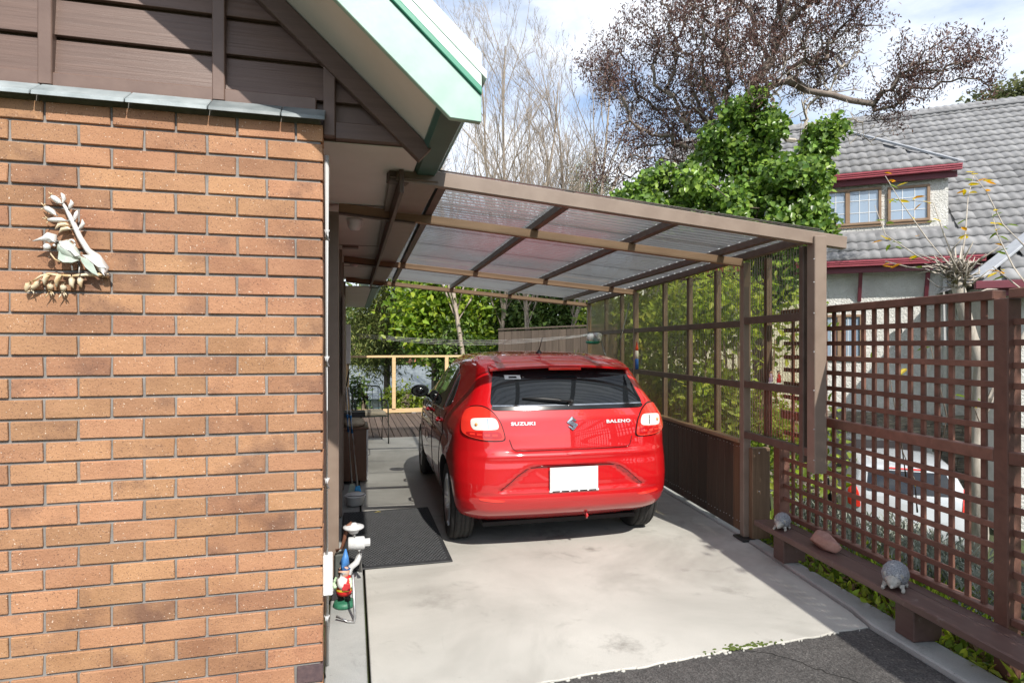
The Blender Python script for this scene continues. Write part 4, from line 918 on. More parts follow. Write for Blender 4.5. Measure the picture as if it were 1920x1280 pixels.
OT('bird_head', [(420,620),(370,575),(320,560),(280,575),(240,578),(165,598)], [46,62,58,34,18,4], OW, .055, 14)
for c, r in (((310,655),32), ((385,640),14)): K(MB().ball(q8(c[0],c[1],.062), r*.00042, 12, 8), 'throat_tuft', OW, OR, smooth=True)
OT('bird_breast', [(335,680),(350,730),(390,780),(440,805)], [8,9,9,8], OO, .05)
def blade(name, pts, d0, m):
    K(MB().prism([q8(x, y, d0) for x, y in pts], (0, .006, 0)), name, m, OR, bev=.0015)
blade('wing', [(425,600),(500,590),(560,640),(600,700),(640,745),(590,752),(540,700),(480,680),(440,650)], .088, OW)
blade('wing_feather', [(430,650),(490,690),(560,770),(630,790),(560,815),(470,812),(415,780)], .078, OG)
blade('tail', [(635,745),(700,770),(770,830),(825,950),(760,920),(690,860),(650,800)], .06, OG); blade('leaf', [(650,735),(740,735),(840,790),(905,870),(820,860),(740,800)], .05, OW)
for pts in ([(545,815),(560,850),(565,890)], [(605,815),(635,855),(630,920)]): OT('bird_leg', pts, [8,8,8], OW, .05, 6)
K(MB().tube([q8(555,625,.06)+Vector((.012*math.cos(t),0,.016*math.sin(t))) for t in np.linspace(0, 6.28, 14)], .004, 6), 'hanging_loop', OW, OR, smooth=True)
# ------------------------------------------------------------------ neighbour's house down the slope
E0 = at(1700, 487, 12.5); EV = Vector((.796,-.605,0)).normalized(); BV = Vector((.605,.796,0)).normalized(); ZE = E0.z; PT = .78
def NP(s, b, z): p = E0+EV*s+BV*b; return Vector((p.x, p.y, z))
def s_at(u, b):
    d = FW+RT*((u-960)/1150); q = E0+BV*b; det = d.x*(-EV.y)+EV.x*d.y
    t = (q.x*(-EV.y)+EV.x*q.y)/det; p = d*t; return (Vector((p.x, p.y, 0))-Vector((q.x, q.y, 0))).dot(EV)
def z_at(u, v, b): s = s_at(u, b); p = NP(s, b, 0); dep = p.dot(FW); return CAMH-(v-645)/1150*dep
nh = empty('neighbour_house', (E0.x+3, E0.y+4, -1.7), label='stucco house with grey tiled roof, maroon gutters and dormer', cat='house')
def NH(mb, name, m, parent=None, **k):
    o = mb.build(name, M[m] if isinstance(m, str) else m, None, **k); o.parent = parent or nh; o.matrix_parent_inverse = Matrix.Translation(-Vector(nh.location)) if parent is None else Matrix(); return o
m, t, b = nodes('stucco'); p = pos(t); t.links.new(ramp(t, noise(t, p, 4), [(.3, (.62,.61,.57)), (.7, (.74,.73,.69))]), b.inputs['Base Color']); b.inputs['Roughness'].default_value = .9; bump(t, b, noise(t, p, 26, 5, .6), 1., .05); M['stucco'] = m
M['tile'] = mat('roof_tile', (.165,.165,.17), (.265,.265,.27), .75, 2.2, bmp=.25, bs=30, rnd=.10); M['maroon'] = mat('maroon_gutter', (.30,.055,.075), (.36,.07,.09), .4, 4); M['maroon_dark'] = mat('maroon_fascia', (.13,.025,.038), (.16,.03,.045), .5, 4)
M['tanframe'] = mat('tan_frame', (.24,.155,.095), (.29,.19,.12), .5, 4); M['pane'] = glossmat('window_pane', (.28,.36,.46), .02, 1, 1.0); M['stonew'] = mat('stack_stone', (.13,.12,.10), (.36,.31,.24), .85, 7, bmp=.6, bs=30, rnd=.3)  # pane: sky reflection put into the base colour as light blue
def nbox(s0, s1, b0, b1, z0, z1):
    return MB().add([NP(s,b,z) for z in (z0,z1) for (s,b) in ((s0,b0),(s1,b0),(s1,b1),(s0,b1))], [(0,3,2,1),(4,5,6,7),(0,1,5,4),(1,2,6,5),(2,3,7,6),(3,0,4,7)])
SL, SR = -5.4, 9.0; sE = s_at(1846, 0)
NH(nbox(SL, SR, .36, 11.9, -1.75, ZE+.12), 'wall', 'stucco')
def zr(b): return ZE+.06+PT*b
RB = 6.05
rf = NH(MB().add([NP(SL-.3,.0,zr(0)),NP(SR,.0,zr(0)),NP(SR,RB,zr(RB)),NP(SL-.3,RB,zr(RB)),NP(SL-.3,2*RB,zr(0)),NP(SR,2*RB,zr(0))], [(0,1,2,3),(3,2,5,4),(0,3,4),(1,5,2)]), 'roof', 'tile')
# one roll tile: two rolls wide, lapped course
def tile_mesh(w=.38, c=.385):
    n = 12; V = []
    for row, (yy, lift) in enumerate(((-.02, .052), (c, .004))):
        for i in range(n+1): x = w*i/n; V.append((x, yy, lift+.024*(.5-.5*math.cos(4*math.pi*i/n))**.8))
    for i in range(n+1): x = w*i/n; V.append((x, -.012, -.002+.012*(.5-.5*math.cos(4*math.pi*i/n))))
    Fq = [(i, i+1, n+2+i, n+1+i) for i in range(n)]+[(2*n+2+i, 2*n+3+i, i+1, i) for i in range(n)]
    return fastmesh('tile', V, Fq, M['tile'], False)
TM = tile_mesh(); cand = []
ca = math.atan(PT); UPV = (BV*math.cos(ca)+Vector((0,0,1))*math.sin(ca)); NV = EV.cross(UPV).normalized()
if NV.z < 0: NV = -NV
ROT = Matrix((EV, UPV, NV)).transposed().to_4x4()
dsl, dsr = s_at(1440, .95), s_at(1778, .95); DZ0, DZ1 = zr(.95)-.03, z_at(1700, 326, .78)
def lay(org_s, org_b, org_z, s0, s1, L_, keep):
    j = 0
    while j*.36 < L_:
        s = s0
        while s < s1-.05:
            bb = org_b+j*.36*math.cos(ca); zz = org_z+j*.36*math.sin(ca)
            if keep(s+.19, bb+.14): cand.append(Matrix.Translation(NP(s, bb, zz)+NV*.012) @ ROT)
            s += .38
        j += 1
lay(0, -.05, zr(-.05), SL, SR, 8.1, lambda s, b: not (dsl < s < dsr and .9 < b < 2.9))
# dormer with a hipped tile roof
dm = NH(nbox(dsl, dsr, .95, 4.2, DZ0-.4, DZ1), 'dormer_wall', 'stucco')
gz = DZ1+.10; k_ = 1.85
hs = dsr+.16
def dz(b): return gz+PT*(b-.78)
NH(MB().add([NP(dsl-.2,.78,gz),NP(hs,.78,gz),NP(hs-k_,.78+k_,gz+PT*k_),NP(dsl-.2,.78+k_,gz+PT*k_),NP(hs,4.6,gz)], [(0,1,2,3),(1,4,2)]), 'dormer_roof', 'tile')
lay(0, .74, gz-.01, dsl-.2, hs+.2, k_*1.27+.1, lambda s, b: s < hs-(b-.78)-.1)
cand.sort(key=lambda mtx: (mtx.translation-Vector((0,0,CAMH))).length*(1 if abs((mtx.translation.x*RT.x+mtx.translation.y*RT.y)/max(.1, mtx.translation.dot(FW))) < .86 else 3))
for mtx in cand[:300]:
    o = bpy.data.objects.new('tile', TM); COL.objects.link(o); o.parent = rf; o.matrix_parent_inverse = Matrix(); o.matrix_world = Matrix.Translation(-Vector(nh.location)) @ mtx if False else mtx
    o.matrix_basis = mtx
tv = np.array([v.co for v in TM.vertices]); tf = np.array([p.vertices[:] for p in TM.polygons]); VV = []; FF = []
for i, mtx in enumerate(cand[300:]):
    A = np.array(mtx); VV.append(tv @ A[:3,:3].T+A[:3,3]); FF.append(tf+i*len(tv))
o = link('more_tiles', fastmesh('more_tiles', np.concatenate(VV), np.concatenate(FF), M['tile']), rf, kind='stuff')
hp = MB().bar(NP(hs+.02,.76,gz+.06), NP(hs-k_,.78+k_,gz+PT*k_+.08), .20, .05); NH(hp, 'hip_cap', mat('lead_cap', (.30,.315,.34), (.37,.385,.41), .6), bev=.01)
NH(MB().bar(NP(SL,RB,zr(RB)+.05), NP(SR,RB,zr(RB)+.05), .26, .10), 'ridge_cap', 'tile', bev=.03)
# gutters and fascias
def gutter(s0, s1, b, z, h_=.12):
    for i, (a, c, dd) in enumerate(((0, .33, .0), (.36, .64, .012), (.67, 1., .024))): NH(MB().bar(NP(s0,b-.06-dd,z+h_*(a+c)/2), NP(s1,b-.06-dd,z+h_*(a+c)/2), .10, h_*(c-a)), 'gutter_band', 'maroon', bev=.006)
    NH(MB().bar(NP(s0,b+.04,z-.06), NP(s1-.06,b+.04,z-.06), .05, .13), 'fascia', 'maroon_dark', bev=.004)
gutter(SL, sE, 0, ZE-.10); gutter(dsl-.2, hs+.03, .80, gz-.12)
NH(nbox(SL, sE, .02, .355, ZE-.17, ZE-.14), 'eave_soffit', 'stucco')
for u in (1608, 1730): s = s_at(u, .6); NH(MB().bar(NP(s,.36,ZE-.80), NP(s,.10,ZE-.18), .07, .07), 'eave_bracket', 'maroon_dark', bev=.004)
def nwindow(u0, u1, v0, v1, b, n=1, muntin=True):
    s0, s1 = s_at(u0, b), s_at(u1, b); um = (u0+u1)/2; z1, z0 = z_at(um, v0, b), z_at(um, v1, b)
    w = NH(nbox(s0-.03, s1+.03, b-.035, b-.005, z0-.05, z0+.0), 'window', 'tanframe')
    def sub(mb, name, m, **k): o = mb.build(name, M[m], None, **k); o.parent = w; o.matrix_parent_inverse = Matrix(); return o
    f = .055
    for (a, c, d, e) in ((s0,s1,z1-f,z1),(s0,s1,z0+.001,z0+f),(s0,s0+f,z0+f,z1-f),(s1-f,s1,z0+f,z1-f)): sub(nbox(a,c,b-.06,b+.01,d,e), 'frame', 'tanframe', bev=.005)
    for i in range(1, n): c = s0+(s1-s0)*i/n; sub(nbox(c-.045,c+.045,b-.055,b+.01,z0+f,z1-f), 'mullion', 'tanframe', bev=.005)
    for i in range(n):
        a = s0+(s1-s0)*i/n+(.05); c = s0+(s1-s0)*(i+1)/n-.05; sub(nbox(a,c,b-.02,b-.012,z0+f,z1-f), 'pane', 'pane')
        if muntin:
            for k in (1,2): x = a+(c-a)*k/3; sub(nbox(x-.006,x+.006,b-.028,b-.021,z0+f,z1-f), 'glazing_bar', 'white')
            for k in (1,2): z = z0+(z1-z0)*k/3; sub(nbox(a,c,b-.029,b-.0215,z-.006,z+.006), 'glazing_bar', 'white')
nwindow(1528, 1652, 356, 424, .95, 2); nwindow(1664, 1743, 349, 416, .95, 1); nwindow(1440, 1515, 366, 432, .95, 1)
nwindow(1532, 1617, 590, 672, .36, 2)
NH(MB().tube([NP(s_at(1772,.3),.29,ZE-.15), NP(s_at(1772,.3),.29,-.1)], .045, 10), 'downpipe', 'white', smooth=True)
ld = MB().lathe([(.05,0),(.06,.05),(.05,.12),(.02,.14)], 12, tuple(NP(s_at(1685,.3),.26,z_at(1685,625,.3))), 'z'); NH(ld, 'outside_lamp', 'black', smooth=True)
# garage door and stacked stone base
NH(nbox(s_at(1560,.6), s_at(1725,.6), .31, .355, -1.7, z_at(1640,822,.6)), 'garage_door', mat('garage_door', (.16,.125,.12), (.20,.16,.15), .5, 3))
stn = MB(); z = -1.7; ztop = z_at(1640, 770, .6); g0, g1 = s_at(1558,.6), s_at(1727,.6)
while z < ztop:
    h_ = random.uniform(.04,.09); s = -6.
    while s < 6.5:
        w = random.uniform(.14,.42)
        if not (g0-w < s < g1 and z < z_at(1640,815,.6)): d_ = random.uniform(.02,.075); stn.v += nbox(s, s+w-.012, .36-d_, .37, z, z+h_-.01).v; k0 = len(stn.v)-8; stn.f += [tuple(i+k0 for i in q) for q in [(0,3,2,1),(4,5,6,7),(0,1,5,4),(1,2,6,5),(2,3,7,6),(3,0,4,7)]]
        s += w
    z += h_
NH(stn, 'stone_facing', 'stonew', kind='stuff')
# the wing nearer to us on the right, with its own hipped roof
wz = 2.52; wb = -2.3; ws = s_at(1832, wb)
wg = empty('neighbour_wing', NP(ws+3, wb+2, -1.7), label='low tiled wing of the stucco house with maroon gutter', cat='house')
def WG(mb, name, m, **k): o = mb.build(name, M[m] if isinstance(m, str) else m, None, **k); o.parent = wg; o.matrix_parent_inverse = Matrix.Translation(-Vector(wg.location)); return o
WG(nbox(ws+.5, ws+7, wb+.5, .5, -1.75, wz+.1), 'wall', 'stucco')
wr = WG(MB().add([NP(ws,wb,wz+.06),NP(ws+7,wb,wz+.06),NP(ws+7,wb+3,wz+.06+PT*3),NP(ws+3,wb+3,wz+.06+PT*3),NP(ws,wb+6,wz+.06)], [(0,1,2,3),(0,3,4)]), 'roof', 'tile')
cand = []; lay(0, wb-.03, wz+.05, ws, ws+6, 3.8, lambda s, b: s > ws+(b-wb)+.15)
for mtx in cand: o = bpy.data.objects.new('tile', TM); COL.objects.link(o); o.parent = wr; o.matrix_parent_inverse = Matrix(); o.matrix_basis = Matrix.Translation(Vector(wg.location)*0) @ mtx
WG(MB().bar(NP(ws-.03,wb-.03,wz+.12), NP(ws+3,wb+3,wz+.14+PT*3), .26, .05), 'hip_cap', mat('lead_cap_wing', (.30,.315,.34), (.37,.385,.41), .6), bev=.01)
WG(MB().bar(NP(ws-.05,wb-.06,wz), NP(ws+7,wb-.06,wz), .10, .13), 'gutter', 'maroon_dark', bev=.01)
WG(MB().bar(NP(ws+.3,wb+.05,wz-.12), NP(ws+7,wb+.05,wz-.12), .05, .12), 'fascia', 'maroon_dark', bev=.004)
# ------------------------------------------------------------------ neighbour's silver car, seen from behind through the lattice
nc = empty('parked_car', at(1692, 645, 9.6)*1.0, label='silver hatchback with red tail lamps parked below the trellis', cat='car')
cp_ = at(1692, 645, 9.6); nc.location = (cp_.x, cp_.y, ground_h(cp_.x, cp_.y)+.02); nc.rotation_euler = (0, 0, math.radians(90-38))
SV = car_paint('silver_paint', (.42,.44,.46)); ZT2 = ZT
V2 = []; zs2 = [.2,.26,.32,.4,.5,.6,.7,.8,.9,.98,1.06,1.15,1.25,1.34,1.40,1.44,1.465,1.48,1.484]
for z in zs2:
    c = contour(z, 8, 6, 24, 6); V2 += [(x, y, z) for x, y in c]+[(x, -y, z) for x, y in c[-2:0:-1]]
mm = len(V2)//len(zs2); F2 = [(i*mm+k, i*mm+(k+1) % mm, (i+1)*mm+(k+1) % mm, (i+1)*mm+k) for i in range(len(zs2)-1) for k in range(mm)]+[tuple((len(zs2)-1)*mm+k for k in range(mm)), tuple(range(mm-1,-1,-1))]
x2 = MB(); x2.v = V2; x2.f = F2; x2.build('body', SV, nc, smooth=True)
patch('rear_window', [(-.56,1.06),(.56,1.06),(.50,1.35),(-.50,1.35)], on_rear, .012, M['glass'], nc, .05); patch('high_brake_lamp', [(-.25,1.375),(.25,1.375),(.25,1.39),(-.25,1.39)], on_rear, .02, M['lamp_red'], nc, .05)
for sg in (1, -1):
    q = [(.60,.80),(.78,.82),(.80,1.10),(.70,1.16),(.62,1.02)]; patch('tail_lamp', q if sg > 0 else mirror(q), lamp_fn, .016, M['lamp_red'], nc, .03, .02)
    patch('side_window', [(.1,1.02),(1.75,.98),(1.35,1.34),(.4,1.36)], on_side(sg), .01, M['glass'], nc, .06)
    for x in (0, 2.52): MB().lathe([(.0,-.09),(.2,-.10),(.29,-.09),(.306,-.06),(.306,.06),(.29,.09),(.2,.10),(0,.09)], 24, (x, sg*.79, .30), 'y').build('wheel', M['tyre'], nc, smooth=True)
MB().box(-.70, -.685, -.2, .2, .55, .67).build('number_plate', M['plate'], nc)
# ------------------------------------------------------------------ vegetation
def unit(a): return a/np.maximum(np.linalg.norm(a, axis=-1, keepdims=True), 1e-9)
def leaves(C, size, m, asp=.5, axis=None, axis_w=0., nb=(0,0,1), nb_w=.6, fold=.25, var=.35, name='leaves'):
    """one folded leaf (two quads) at every point of C"""
    C = np.asarray(C, float); n = len(C)
    d = rng.normal(size=(n, 3)); d = unit(d)
    if axis is not None: d = unit(d*(1-axis_w)+np.asarray(axis)*axis_w)
    q = unit(rng.normal(size=(n, 3))*(1-nb_w)+np.asarray(nb)*nb_w*1.5); s = unit(np.cross(d, q)); q = np.cross(s, d)
    L_ = (size*(1+rng.uniform(-var, var, n)))[:, None]; w = L_*asp*.5
    V = np.stack([C, C+d*L_*.30+s*w+q*w*fold, C+d*L_*.66+s*w*.72+q*w*fold*.7, C+d*L_-q*L_*.08, C+d*L_*.66-s*w*.72+q*w*fold*.7, C+d*L_*.30-s*w+q*w*fold], 1).reshape(-1, 3)
    b = np.arange(n)[:, None]*6; Fq = np.concatenate([b+np.array([[0,1,2,3]]), b+np.array([[0,3,4,5]])], 1).reshape(-1, 4)
    return fastmesh(name, V, Fq, m)
def blob_pts(blobs, n, shell=.35, pw=.72):
    """points through a union of ellipsoids (centre, (rx,ry,rz)), denser towards their skins"""
    wts = np.array([b[1][0]*b[1][1]*b[1][2] for b in blobs])**pw; wts = wts/wts.sum(); out = []
    for (c, r), k in zip(blobs, (wts*n).astype(int)+1):
        d = unit(rng.normal(size=(k, 3))); rad = rng.uniform(0, 1, k)**shell; out.append(np.array(c)+d*rad[:, None]*np.array(r))
    return np.concatenate(out)
def skeleton(base_pts, targets, r_tip=.006, seg=.35, jit=.12, sag=.0, pw=.46, r0=None):
    """grow limbs from a trunk polyline to every target; returns an MB of tapering tubes and the twig ends"""
    nodes_ = [Vector(p) for p in base_pts]; par = [-1]+list(range(len(base_pts)-1)); cnt = [0]*len(nodes_); plen = [0.]
    for i in range(1, len(nodes_)): plen.append(plen[-1]+(nodes_[i]-nodes_[i-1]).length)
    T = sorted([Vector(t) for t in targets], key=lambda t: min((t-n).length for n in nodes_[-4:]))
    arr = np.array([tuple(n) for n in nodes_]); paths = [list(range(len(nodes_)))]; top = nodes_[0].z
    lo = max(1, len(base_pts)//3)
    for t in T:
        d = np.linalg.norm(arr[lo:]-np.array(t), axis=1)+.25*np.array(plen[lo:])+.6*np.maximum(0, arr[lo:, 2]-t.z)
        k = int(np.argmin(d))+lo; a = nodes_[k]; L_ = (t-a).length; n = max(2, int(L_/seg)); pth = [k]; new = []
        for i in range(1, n+1):
            f = i/n; p = a.lerp(t, f)+Vector((0, 0, sag*L_*math.sin(math.pi*f)))
            if i < n: p += Vector((random.gauss(0, jit), random.gauss(0, jit), random.gauss(0, jit)))*seg
            nodes_.append(p); par.append(pth[-1]); plen.append(plen[pth[-1]]+(p-nodes_[pth[-1]]).length); cnt.append(0); pth.append(len(nodes_)-1); new.append(tuple(p))
        arr = np.concatenate([arr, np.array(new)]); paths.append(pth)
        j = len(nodes_)-1
        while j >= 0: cnt[j] += 1; j = par[j]
    mb = MB()
    for i, pth in enumerate(paths):
        rs = [r_tip*max(1, cnt[j])**pw for j in pth]
        if i == 0 and r0: rs = [max(r, r0*(1-.5*k/len(pth))) for k, r in enumerate(rs)]
        if i > 0: rs[0] = min(rs[0], rs[1]*1.25)
        mb.tube([nodes_[j] for j in pth], rs, 7 if i == 0 else 5, cap=False)
    return mb
def around(P_, n, sig, along=None):
    P_ = np.asarray(P_, float); idx = rng.integers(0, len(P_), n); return P_[idx]+rng.normal(size=(n, 3))*sig
def pxblob(u, v, r, d, flat=1.): c = at(u, v, d); k = r/1150*d; return (tuple(c), (k, k, k*flat))
def tree(name, label, trunk, blobs, ntw, nlf, lsize, lm, bark, sig=.22, group=None, r_tip=.006, cat='tree', **lk):
    tw = blob_pts(blobs, ntw, .5); sk = skeleton(trunk, tw, r_tip=r_tip, r0=lk.pop('r0', None), sag=lk.pop('sag', .06))
    r = empty(name, trunk[0], label=label, cat=cat, group=group)
    K(sk, 'trunk', bark, r, smooth=True)
    me = leaves(around(tw, nlf, sig), lsize, lm, name='crown', **lk); o = link('crown', me, r); o.matrix_parent_inverse = Matrix.Translation(-Vector(r.location)); return r
BK = mat('bark_grey_brown', (.10,.075,.055), (.21,.165,.125), .9, 9, (6,6,1), bmp=.6); BKP = mat('bark_pale', (.33,.29,.24), (.47,.42,.36), .85, 8, (5,5,1), bmp=.5); BKB = mat('bark_birch', (.26,.21,.165), (.42,.35,.28), .8, 5, (4,4,1), bmp=.3)
BKT = mat('bark_twig', (.15,.12,.10), (.27,.225,.19), .9, 9, bmp=.4); LP = leafmat('leaf_purple', (.095,.052,.050), (.21,.125,.10), .4, .015, .5, .28); LI = leafmat('leaf_ivy', (.06,.13,.022), (.22,.33,.055), .35, .015, .33, .30); LBR = leafmat('leaf_bright', (.14,.24,.03), (.34,.44,.05), .3, .02, .4, .45)
LDK = leafmat('leaf_dark', (.06,.11,.025), (.16,.24,.055), .35, .02, .45, .3); LCN = leafmat('leaf_conifer', (.085,.125,.035), (.25,.27,.07), .35, .02, .6, .2); LHG = leafmat('leaf_hedge', (.15,.22,.03), (.36,.43,.07), .35, .02, .45, .5)
LOL = leafmat('leaf_olive', (.10,.12,.05), (.20,.21,.10), .3, .02, .5, .3)
gz_ = lambda p: (p[0], p[1], ground_h(p[0], p[1])-.1)
# purple-leaved tree over the neighbour's side, its trunk wrapped in ivy
D0 = 11.0; b0 = at(1425, 645, D0)
trunk = [gz_(b0), tuple(at(1425, 620, D0)), tuple(at(1418, 500, D0)), tuple(at(1405, 420, D0)), tuple(at(1395, 360, D0)), tuple(at(1392, 300, D0))]
PB = [pxblob(u, v, r, D0+dd, .9) for u, v, r, dd in ((1195,110,95,.6), (1320,60,115,-.3), (1470,50,115,.4), (1590,20,75,0), (1150,150,55,.2), (1235,215,75,.8), (1180,285,60,.5), (1130,330,40,.6), (1250,300,50,.6), (1290,250,60,.3), (1400,140,95,-.6), (1540,130,75,.9), (1715,125,80,-.4), (1805,110,62,-.6), (1850,150,35,-.6), (1690,190,55,-.2), (1300,-70,120,.5), (1490,-90,130,0), (1640,-60,60,.4), (1320,170,80,.9), (1110,130,28,.2))]
tree('purple_leaved_tree', 'spreading tree with dull purple leaves rising behind the carport', trunk, PB, 1700, 62000, .062, LP, BKT, .095, r_tip=.0052, r0=.13, asp=.30, axis=(0,0,1), axis_w=.45, sag=-.05)
# long bare twiggy limb reaching right
SPB = [pxblob(u, v, r, D0+d) for u, v, r, d in ((1560,170,60,.3), (1600,215,45,-.2), (1640,240,40,-.2), (1530,240,50,.2), (1500,120,80,.3), (1450,190,70,-.5), (1340,200,70,.2), (1590,90,60,.3))]
lb = skeleton(trunk, blob_pts(SPB, 330, .5), r_tip=.0042, seg=.22, jit=.28, sag=-.05)
pt_ = [o for o in bpy.data.objects if o.name == 'purple_leaved_tree'][0]; K(lb, 'bare_twigs', BKP, pt_)
IVB = [pxblob(u, v, r, D0-.5+dd) for u, v, r, dd in ((1400,270,75,0), (1345,330,85,.2), (1430,330,80,-.4), (1490,310,60,-.3), (1545,262,26,-.3), (1270,370,75,.1), (1200,390,55,.2), (1350,410,80,-.4), (1430,410,75,-.6), (1495,385,40,-.5), (1500,432,36,-.6), (1420,215,38,0), (1260,430,70,0), (1160,400,25,.1), (1350,480,110,0), (1450,500,70,-.3))]
iv = empty('ivy', trunk[0], label='thick glossy green ivy smothering the trunk of the purple tree', cat='ivy')
IV2 = []
for c_, r_ in IVB:
    for k in range(13):
        d_ = unit(rng.normal(size=3)); q_ = rng.uniform(.12,.34); IV2.append((tuple(np.array(c_)+d_*np.array(r_)*rng.uniform(.5,1.08)), (q_, q_, q_*.85)))
ip = blob_pts(IV2, 30000, .4); o = link('ivy_leaves', leaves(ip, .088, LI, asp=.85, axis=(0,0,-1), axis_w=.45, nb=(-.35,-.6,.55), nb_w=.62, fold=.22, name='ivy_leaves'), iv); o.matrix_parent_inverse = Matrix.Translation(-Vector(iv.location))
sk = skeleton([trunk[0], trunk[2], trunk[3]], blob_pts(IVB, 60), r_tip=.008, jit=.25); K(sk, 'ivy_stems', BK, iv, smooth=True)
# bare winter trees behind the carport
def bare(base, h, lean, seed, label, r0=.05):
    R_ = random.Random(seed); mb = MB()
    def br(p, d, L_, r, lev):
        pts = [p]; n = 6 if lev == 0 else 5; q = p
        for i in range(n):
            d = (d+Vector((R_.gauss(0,.09), R_.gauss(0,.09), R_.gauss(0,.05)+.045))).normalized(); q = q+d*(L_/n); pts.append(q)
        mb.tube(pts, [r*(1-.78*i/n) for i in range(n+1)], 6 if lev < 2 else 4, cap=False)
        if lev < 4:
            for k in range({0: 22, 1: 8, 2: 5, 3: 3}[lev]):
                t = R_.uniform(.22 if lev == 0 else .15, 1.0); i = min(n-1, int(t*n)); a = pts[i].lerp(pts[i+1], t*n-i); az = R_.uniform(0, 6.28); dd = (pts[i+1]-pts[i]).normalized(); _, s1, s2 = perp(dd); an = R_.uniform(.35,.75)
                nd = (dd*math.cos(an)+(s1*math.cos(az)+s2*math.sin(az))*math.sin(an)+Vector((0,0,.18))).normalized(); br(a, nd, L_*R_.uniform(.28,.5)*(1.15-.55*t), max(.0035, r*(1-.75*t)*.55), lev+1)
    br(Vector(base), Vector((lean,0,1)).normalized(), h, r0, 0)
    r = empty('bare_tree', base, label=label, cat='tree', group='leafless trees behind the carport'); K(mb, 'trunk', BKB, r, smooth=True)
for i, (u, d, top, lean, lab) in enumerate(((885,15.5,120,.02,'slim leafless tree just right of the gutter'), (945,16.5,110,-.03,'leafless tree with two close stems over the carport roof'), (985,18,150,.04,'tall thin leafless tree in the middle of the bare group'), (1035,16,130,.10,'leafless tree leaning away from the gutter'), (855,17,230,-.12,'short leafless tree leaning behind the eave'), (1000,15.5,210,-.06,'low many-branched leafless tree over the carport roof'), (915,19,100,.05,'farthest pale leafless tree behind the others'), (1065,18,170,-.02,'leafless tree beside the dark pine top'))):
    p = at(u, 645, d); z0 = ground_h(p.x, p.y); bare((p.x, p.y, z0), at(u, top, d).z-z0, lean, 40+i, lab, .075)
# trees seen through the open back of the carport
def bg(name, label, u, d, blobs, lm, ntw, nlf, ls, bark=BK, **k):
    p = at(u, 645, d); z0 = ground_h(p.x, p.y)-.1; vmin = min(b[1] for b in blobs); tr_ = [(p.x, p.y, z0), (p.x+.05, p.y, z0*.5+.5), tuple(at(u+4, vmin+60, d))]
    return tree(name, label, tr_, [pxblob(a, b, c, d+e, f) for a, b, c, e, f in blobs], ntw, nlf, ls, lm, bark, r_tip=.008, r0=.13, **k)
bg('conifer_tree', 'feathery dark conifer beyond the pine railing', 722, 19, [(715,560,50,0,.6), (690,610,48,.5,.6), (740,620,50,-.3,.6), (705,665,55,0,.6), (760,570,40,.6,.7), (745,520,45,0,.8)], LCN, 170, 15000, .15, sig=.26, asp=.2, axis=(0,0,-1), axis_w=.3)
bg('bright_leaved_tree', 'sunlit yellow-green broadleaf tree beyond the deck', 812, 16.5, [(800,570,52,0,1), (855,590,52,.4,1), (770,610,42,-.3,1), (830,640,50,.2,1), (890,620,45,.5,1), (790,520,55,.3,1), (870,545,40,.3,1)], LBR, 130, 6500, .17, sig=.26, asp=.55, nb=(-.3,-.6,.6))
bg('dark_broadleaf_tree', 'dark green broadleaf tree behind the back fence', 985, 17.5, [(960,570,60,0,1), (1040,575,60,.5,1), (1000,620,60,0,1), (920,600,50,.8,1), (1090,590,50,.3,1), (1010,520,60,.6,1)], LDK, 140, 9000, .15, bark=BKP, sig=.3, asp=.5, nb=(-.3,-.6,.6))
bg('lower_tree', 'dense mid green tree growing below the deck railing', 845, 15.8, [(860,705,38,.3,1), (840,670,40,.2,1), (880,670,45,.4,1), (890,720,45,.3,1), (845,745,30,.1,1), (850,640,35,.2,1)], LDK, 90, 5000, .13, bark=BKP, sig=.22, asp=.45)
bg('small_shrub', 'small leafy shrub just outside the deck railing', 760, 14.7, [(735,752,20,0,1), (760,745,26,.1,1), (790,752,22,0,1), (745,770,24,0,1)], LHG, 40, 900, .11, sig=.12, cat='shrub')
bg('twiggy_shrub', 'thin twiggy shrub by the house end of the railing', 680, 14.6, [(668,725,20,0,1), (672,752,18,0,1)], LDK, 30, 380, .11, sig=.12, cat='shrub')
bg('pine_tree', 'dark pine top showing over the carport roof', 1100, 20, [(1100,345,28,0,1.4), (1085,375,30,0,1), (1125,370,30,0,1), (1100,430,50,0,1)], LCN, 60, 6000, .14, sig=.25, asp=.16, axis=(0,0,1), axis_w=.3)
bg('evergreen_tree', 'round evergreen tree behind the grey tiled roof', 1880, 27, [(1880,190,38,0,.8), (1845,200,26,0,.8), (1920,185,40,0,.8), (1880,260,60,0,1)], LOL, 90, 5000, .22, sig=.3, asp=.5)
# far wooded slope
wd = []
for i in range(80):
    u = random.uniform(420, 1500); d = random.uniform(34, 60); c = at(u, 645, d); r_ = random.uniform(1.8, 3.6); wd.append(((c.x, c.y, random.uniform(-1.5, 2.6)), (r_, r_, r_*1.2)))
link('distant_wood', leaves(blob_pts(wd, 26000, .3), .55, LDK, asp=.6, name='distant_wood'), kind='stuff', label='wooded slope far behind the carport')
